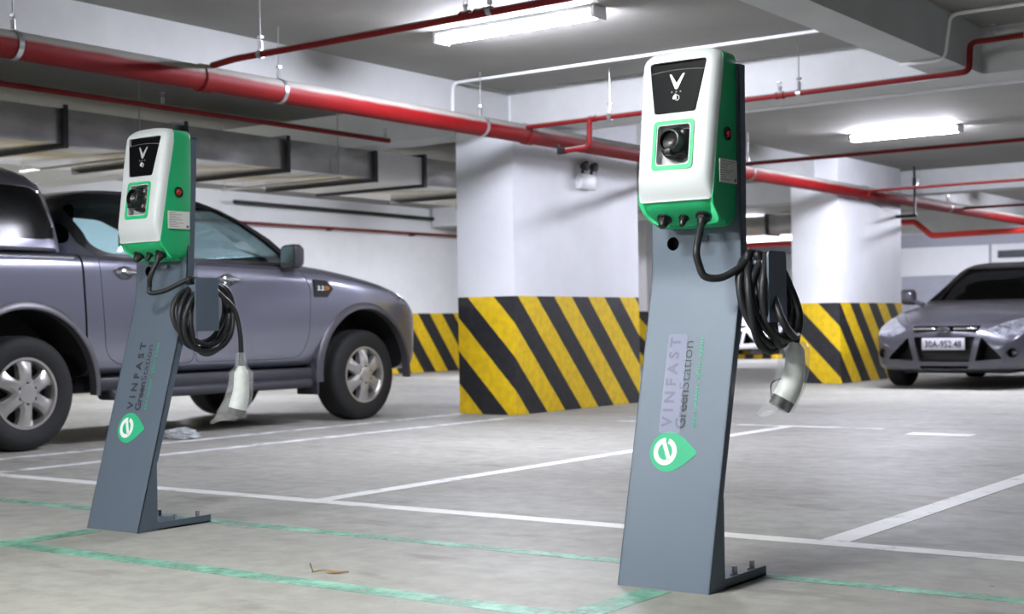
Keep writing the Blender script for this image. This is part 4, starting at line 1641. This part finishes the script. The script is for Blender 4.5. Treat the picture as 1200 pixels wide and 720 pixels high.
for y in (5.0 - 8, 7.4 - 8, 9.7 - 8):
    bm = NB()
    for x in (DX0 - .05, DX1 + .05):
        cyl(bm, (x, y, DZ0 - .04), (x, y, .455), .005, 8)
    box(bm, DX0 - .08, DX1 + .08, y - .02, y + .02, DZ0 - .05, DZ0 - .03)
    link('hanger_rail', bm, 'steel', du)
# pipes on the left wall
bm = tube(NB(), [(0, -8.5, 0), (0, 10, 0)], .03, 12)
bm = NB()
tube(bm, [(0, 0, 0), (0, 9, -.03)], .032, 12)
for k in range(4):
    cyl(bm, (-.12, .3 + 2 * k, 0), (0, .3 + 2 * k, 0), .012, 8)
o = link('wall_pipe', bm, 'blackmetal')
o.location = (-15.18, 14.25, 2.62)
tag(o, 'thin black pipe along the top of the left wall above the pickup bonnet', 'pipe')
bm = NB()
tube(bm, [(0, -6, 0), (0, 8.5, .04)], .024, 12)
for k in range(6):
    cyl(bm, (-.12, -5 + 2 * k, 0), (0, -5 + 2 * k, 0.0), .012, 8)
o = link('wall_pipe', bm, 'red_pipe_small')
o.location = (-15.18, 13.3, 2.31)
tag(o, 'thin dull red pipe on the left wall below the black one', 'pipe')
# far services seen through the gaps
du2 = empty('air_duct', (-11.3, 24.3, 2.56), 'short bright galvanised duct far behind, seen between the second charger and the far pillar', 'duct')
for k in range(4):
    link('duct_section', box(NB(), -2.4 + 1.1 * k + .006, -1.3 + 1.1 * k - .006, -.25, .25, -.17, .17, .006), 'galv', du2)
    if k:
        link('flange', box(NB(), -2.4 + 1.1 * k - .02, -2.4 + 1.1 * k + .02, -.28, .28, -.2, .2), 'galv_dark', du2)
branch('far_pipe', [(-14.5, 23.0, 2.13), (-9.6, 23.0, 2.13)], .045, 'blurred red pipe far behind, just above the cable hook of the second charger', m='red_bright', group=None)
branch('far_pipe', [(-9.9, 23.8, 2.47), (-8.6, 23.8, 2.44), (-8.31, 23.8, 2.19), (-3.0, 23.8, 2.25)], .05, 'bright red pipe with a step down, beyond the far pillar above the sedan', m='red_bright', group=None)
sp = branch('standpipe', [(-12.75, 22.15, 2.10), (-12.78, 22.15, .75), (-12.78, 22.15, 0)], .035, 'red standpipe far behind, in the gap between near pillar and second charger', m='red_bright', group=None)
link('valve', box(NB(), -.10, .04, -.06, .06, -1.55, -1.35, .01), 'black', sp)
# black hanger frame beyond the far pillar
hb = empty('trapeze_hanger', (-6.89, 18.3, 2.47), 'black trapeze hanger under the thick red pipe, just right of the far pillar', 'pipe hanger')
bm = NB()
box(bm, -.012, .012, -.012, .012, -.33, .32)
box(bm, .268, .292, -.012, .012, -.33, .32)
link('rod', bm, 'blackmetal', hb)
bm = box(NB(), -.03, .31, -.025, .025, -.35, -.31, .004)
box(bm, -.02, .02, -.02, .02, .02, .17)
box(bm, .26, .30, -.02, .02, .02, .17)
link('rail', bm, 'blackmetal', hb)

# wheel stop in front of the white car
ws = empty('wheel_stop', (-13.5, 26.75, 0), 'black and yellow rubber wheel stop in front of the far white car', 'wheel stop')
pl = [(-.075, 0), (-.05, .09), (.05, .09), (.075, 0)]
for k in range(10):
    bm = NB()
    prism(bm, pl, 'x', -1.0 + .2 * k, -.8 + .2 * k)
    link('rubber_block', bm, 'yellow' if k % 2 else 'black', ws)

# litter on the floor
bm = NB()
bmesh.ops.create_icosphere(bm, subdivisions=3, radius=.075)
rn = random.Random(4)
for v in bm.verts:
    n_ = v.co.normalized()
    k = 1 + .25 * math.sin(n_.x * 9 + 1) * math.sin(n_.y * 11) + .2 * math.sin(n_.z * 14 + n_.x * 6)
    v.co = Vector((v.co.x * 2.1 * k, v.co.y * 1.1 * k, max(.0, v.co.z * .55 * k + .03)))
o = link('crumpled_wrapper', bm, 'litter', None, 25)
o.location = (-7.88, 6.85, 0.002)
tag(o, 'crumpled clear plastic wrapper on the floor beside the pickup, right of the left charger', 'wrapper')
bm = NB()
tube(bm, catmull([(-.05, 0, .004), (-.01, .012, .008), (.03, -.004, .006), (.07, .006, .004)], 5), .0025, 6)
tube(bm, catmull([(-.045, 0, .006), (-.05, -.004, .02), (-.052, -.01, .034)], 4), .0018, 6)
prism(bm, [(.0, -.012), (.03, -.018), (.055, -.006), (.03, .004)], 'z', .003, .005)
o = link('dry_leaf', bm, 'twig')
o.location = (-3.12, 3.30, 0)
o.rotation_euler = (0, 0, R(30))
tag(o, 'small dry leaf and twig on the floor between the two chargers', 'leaf')
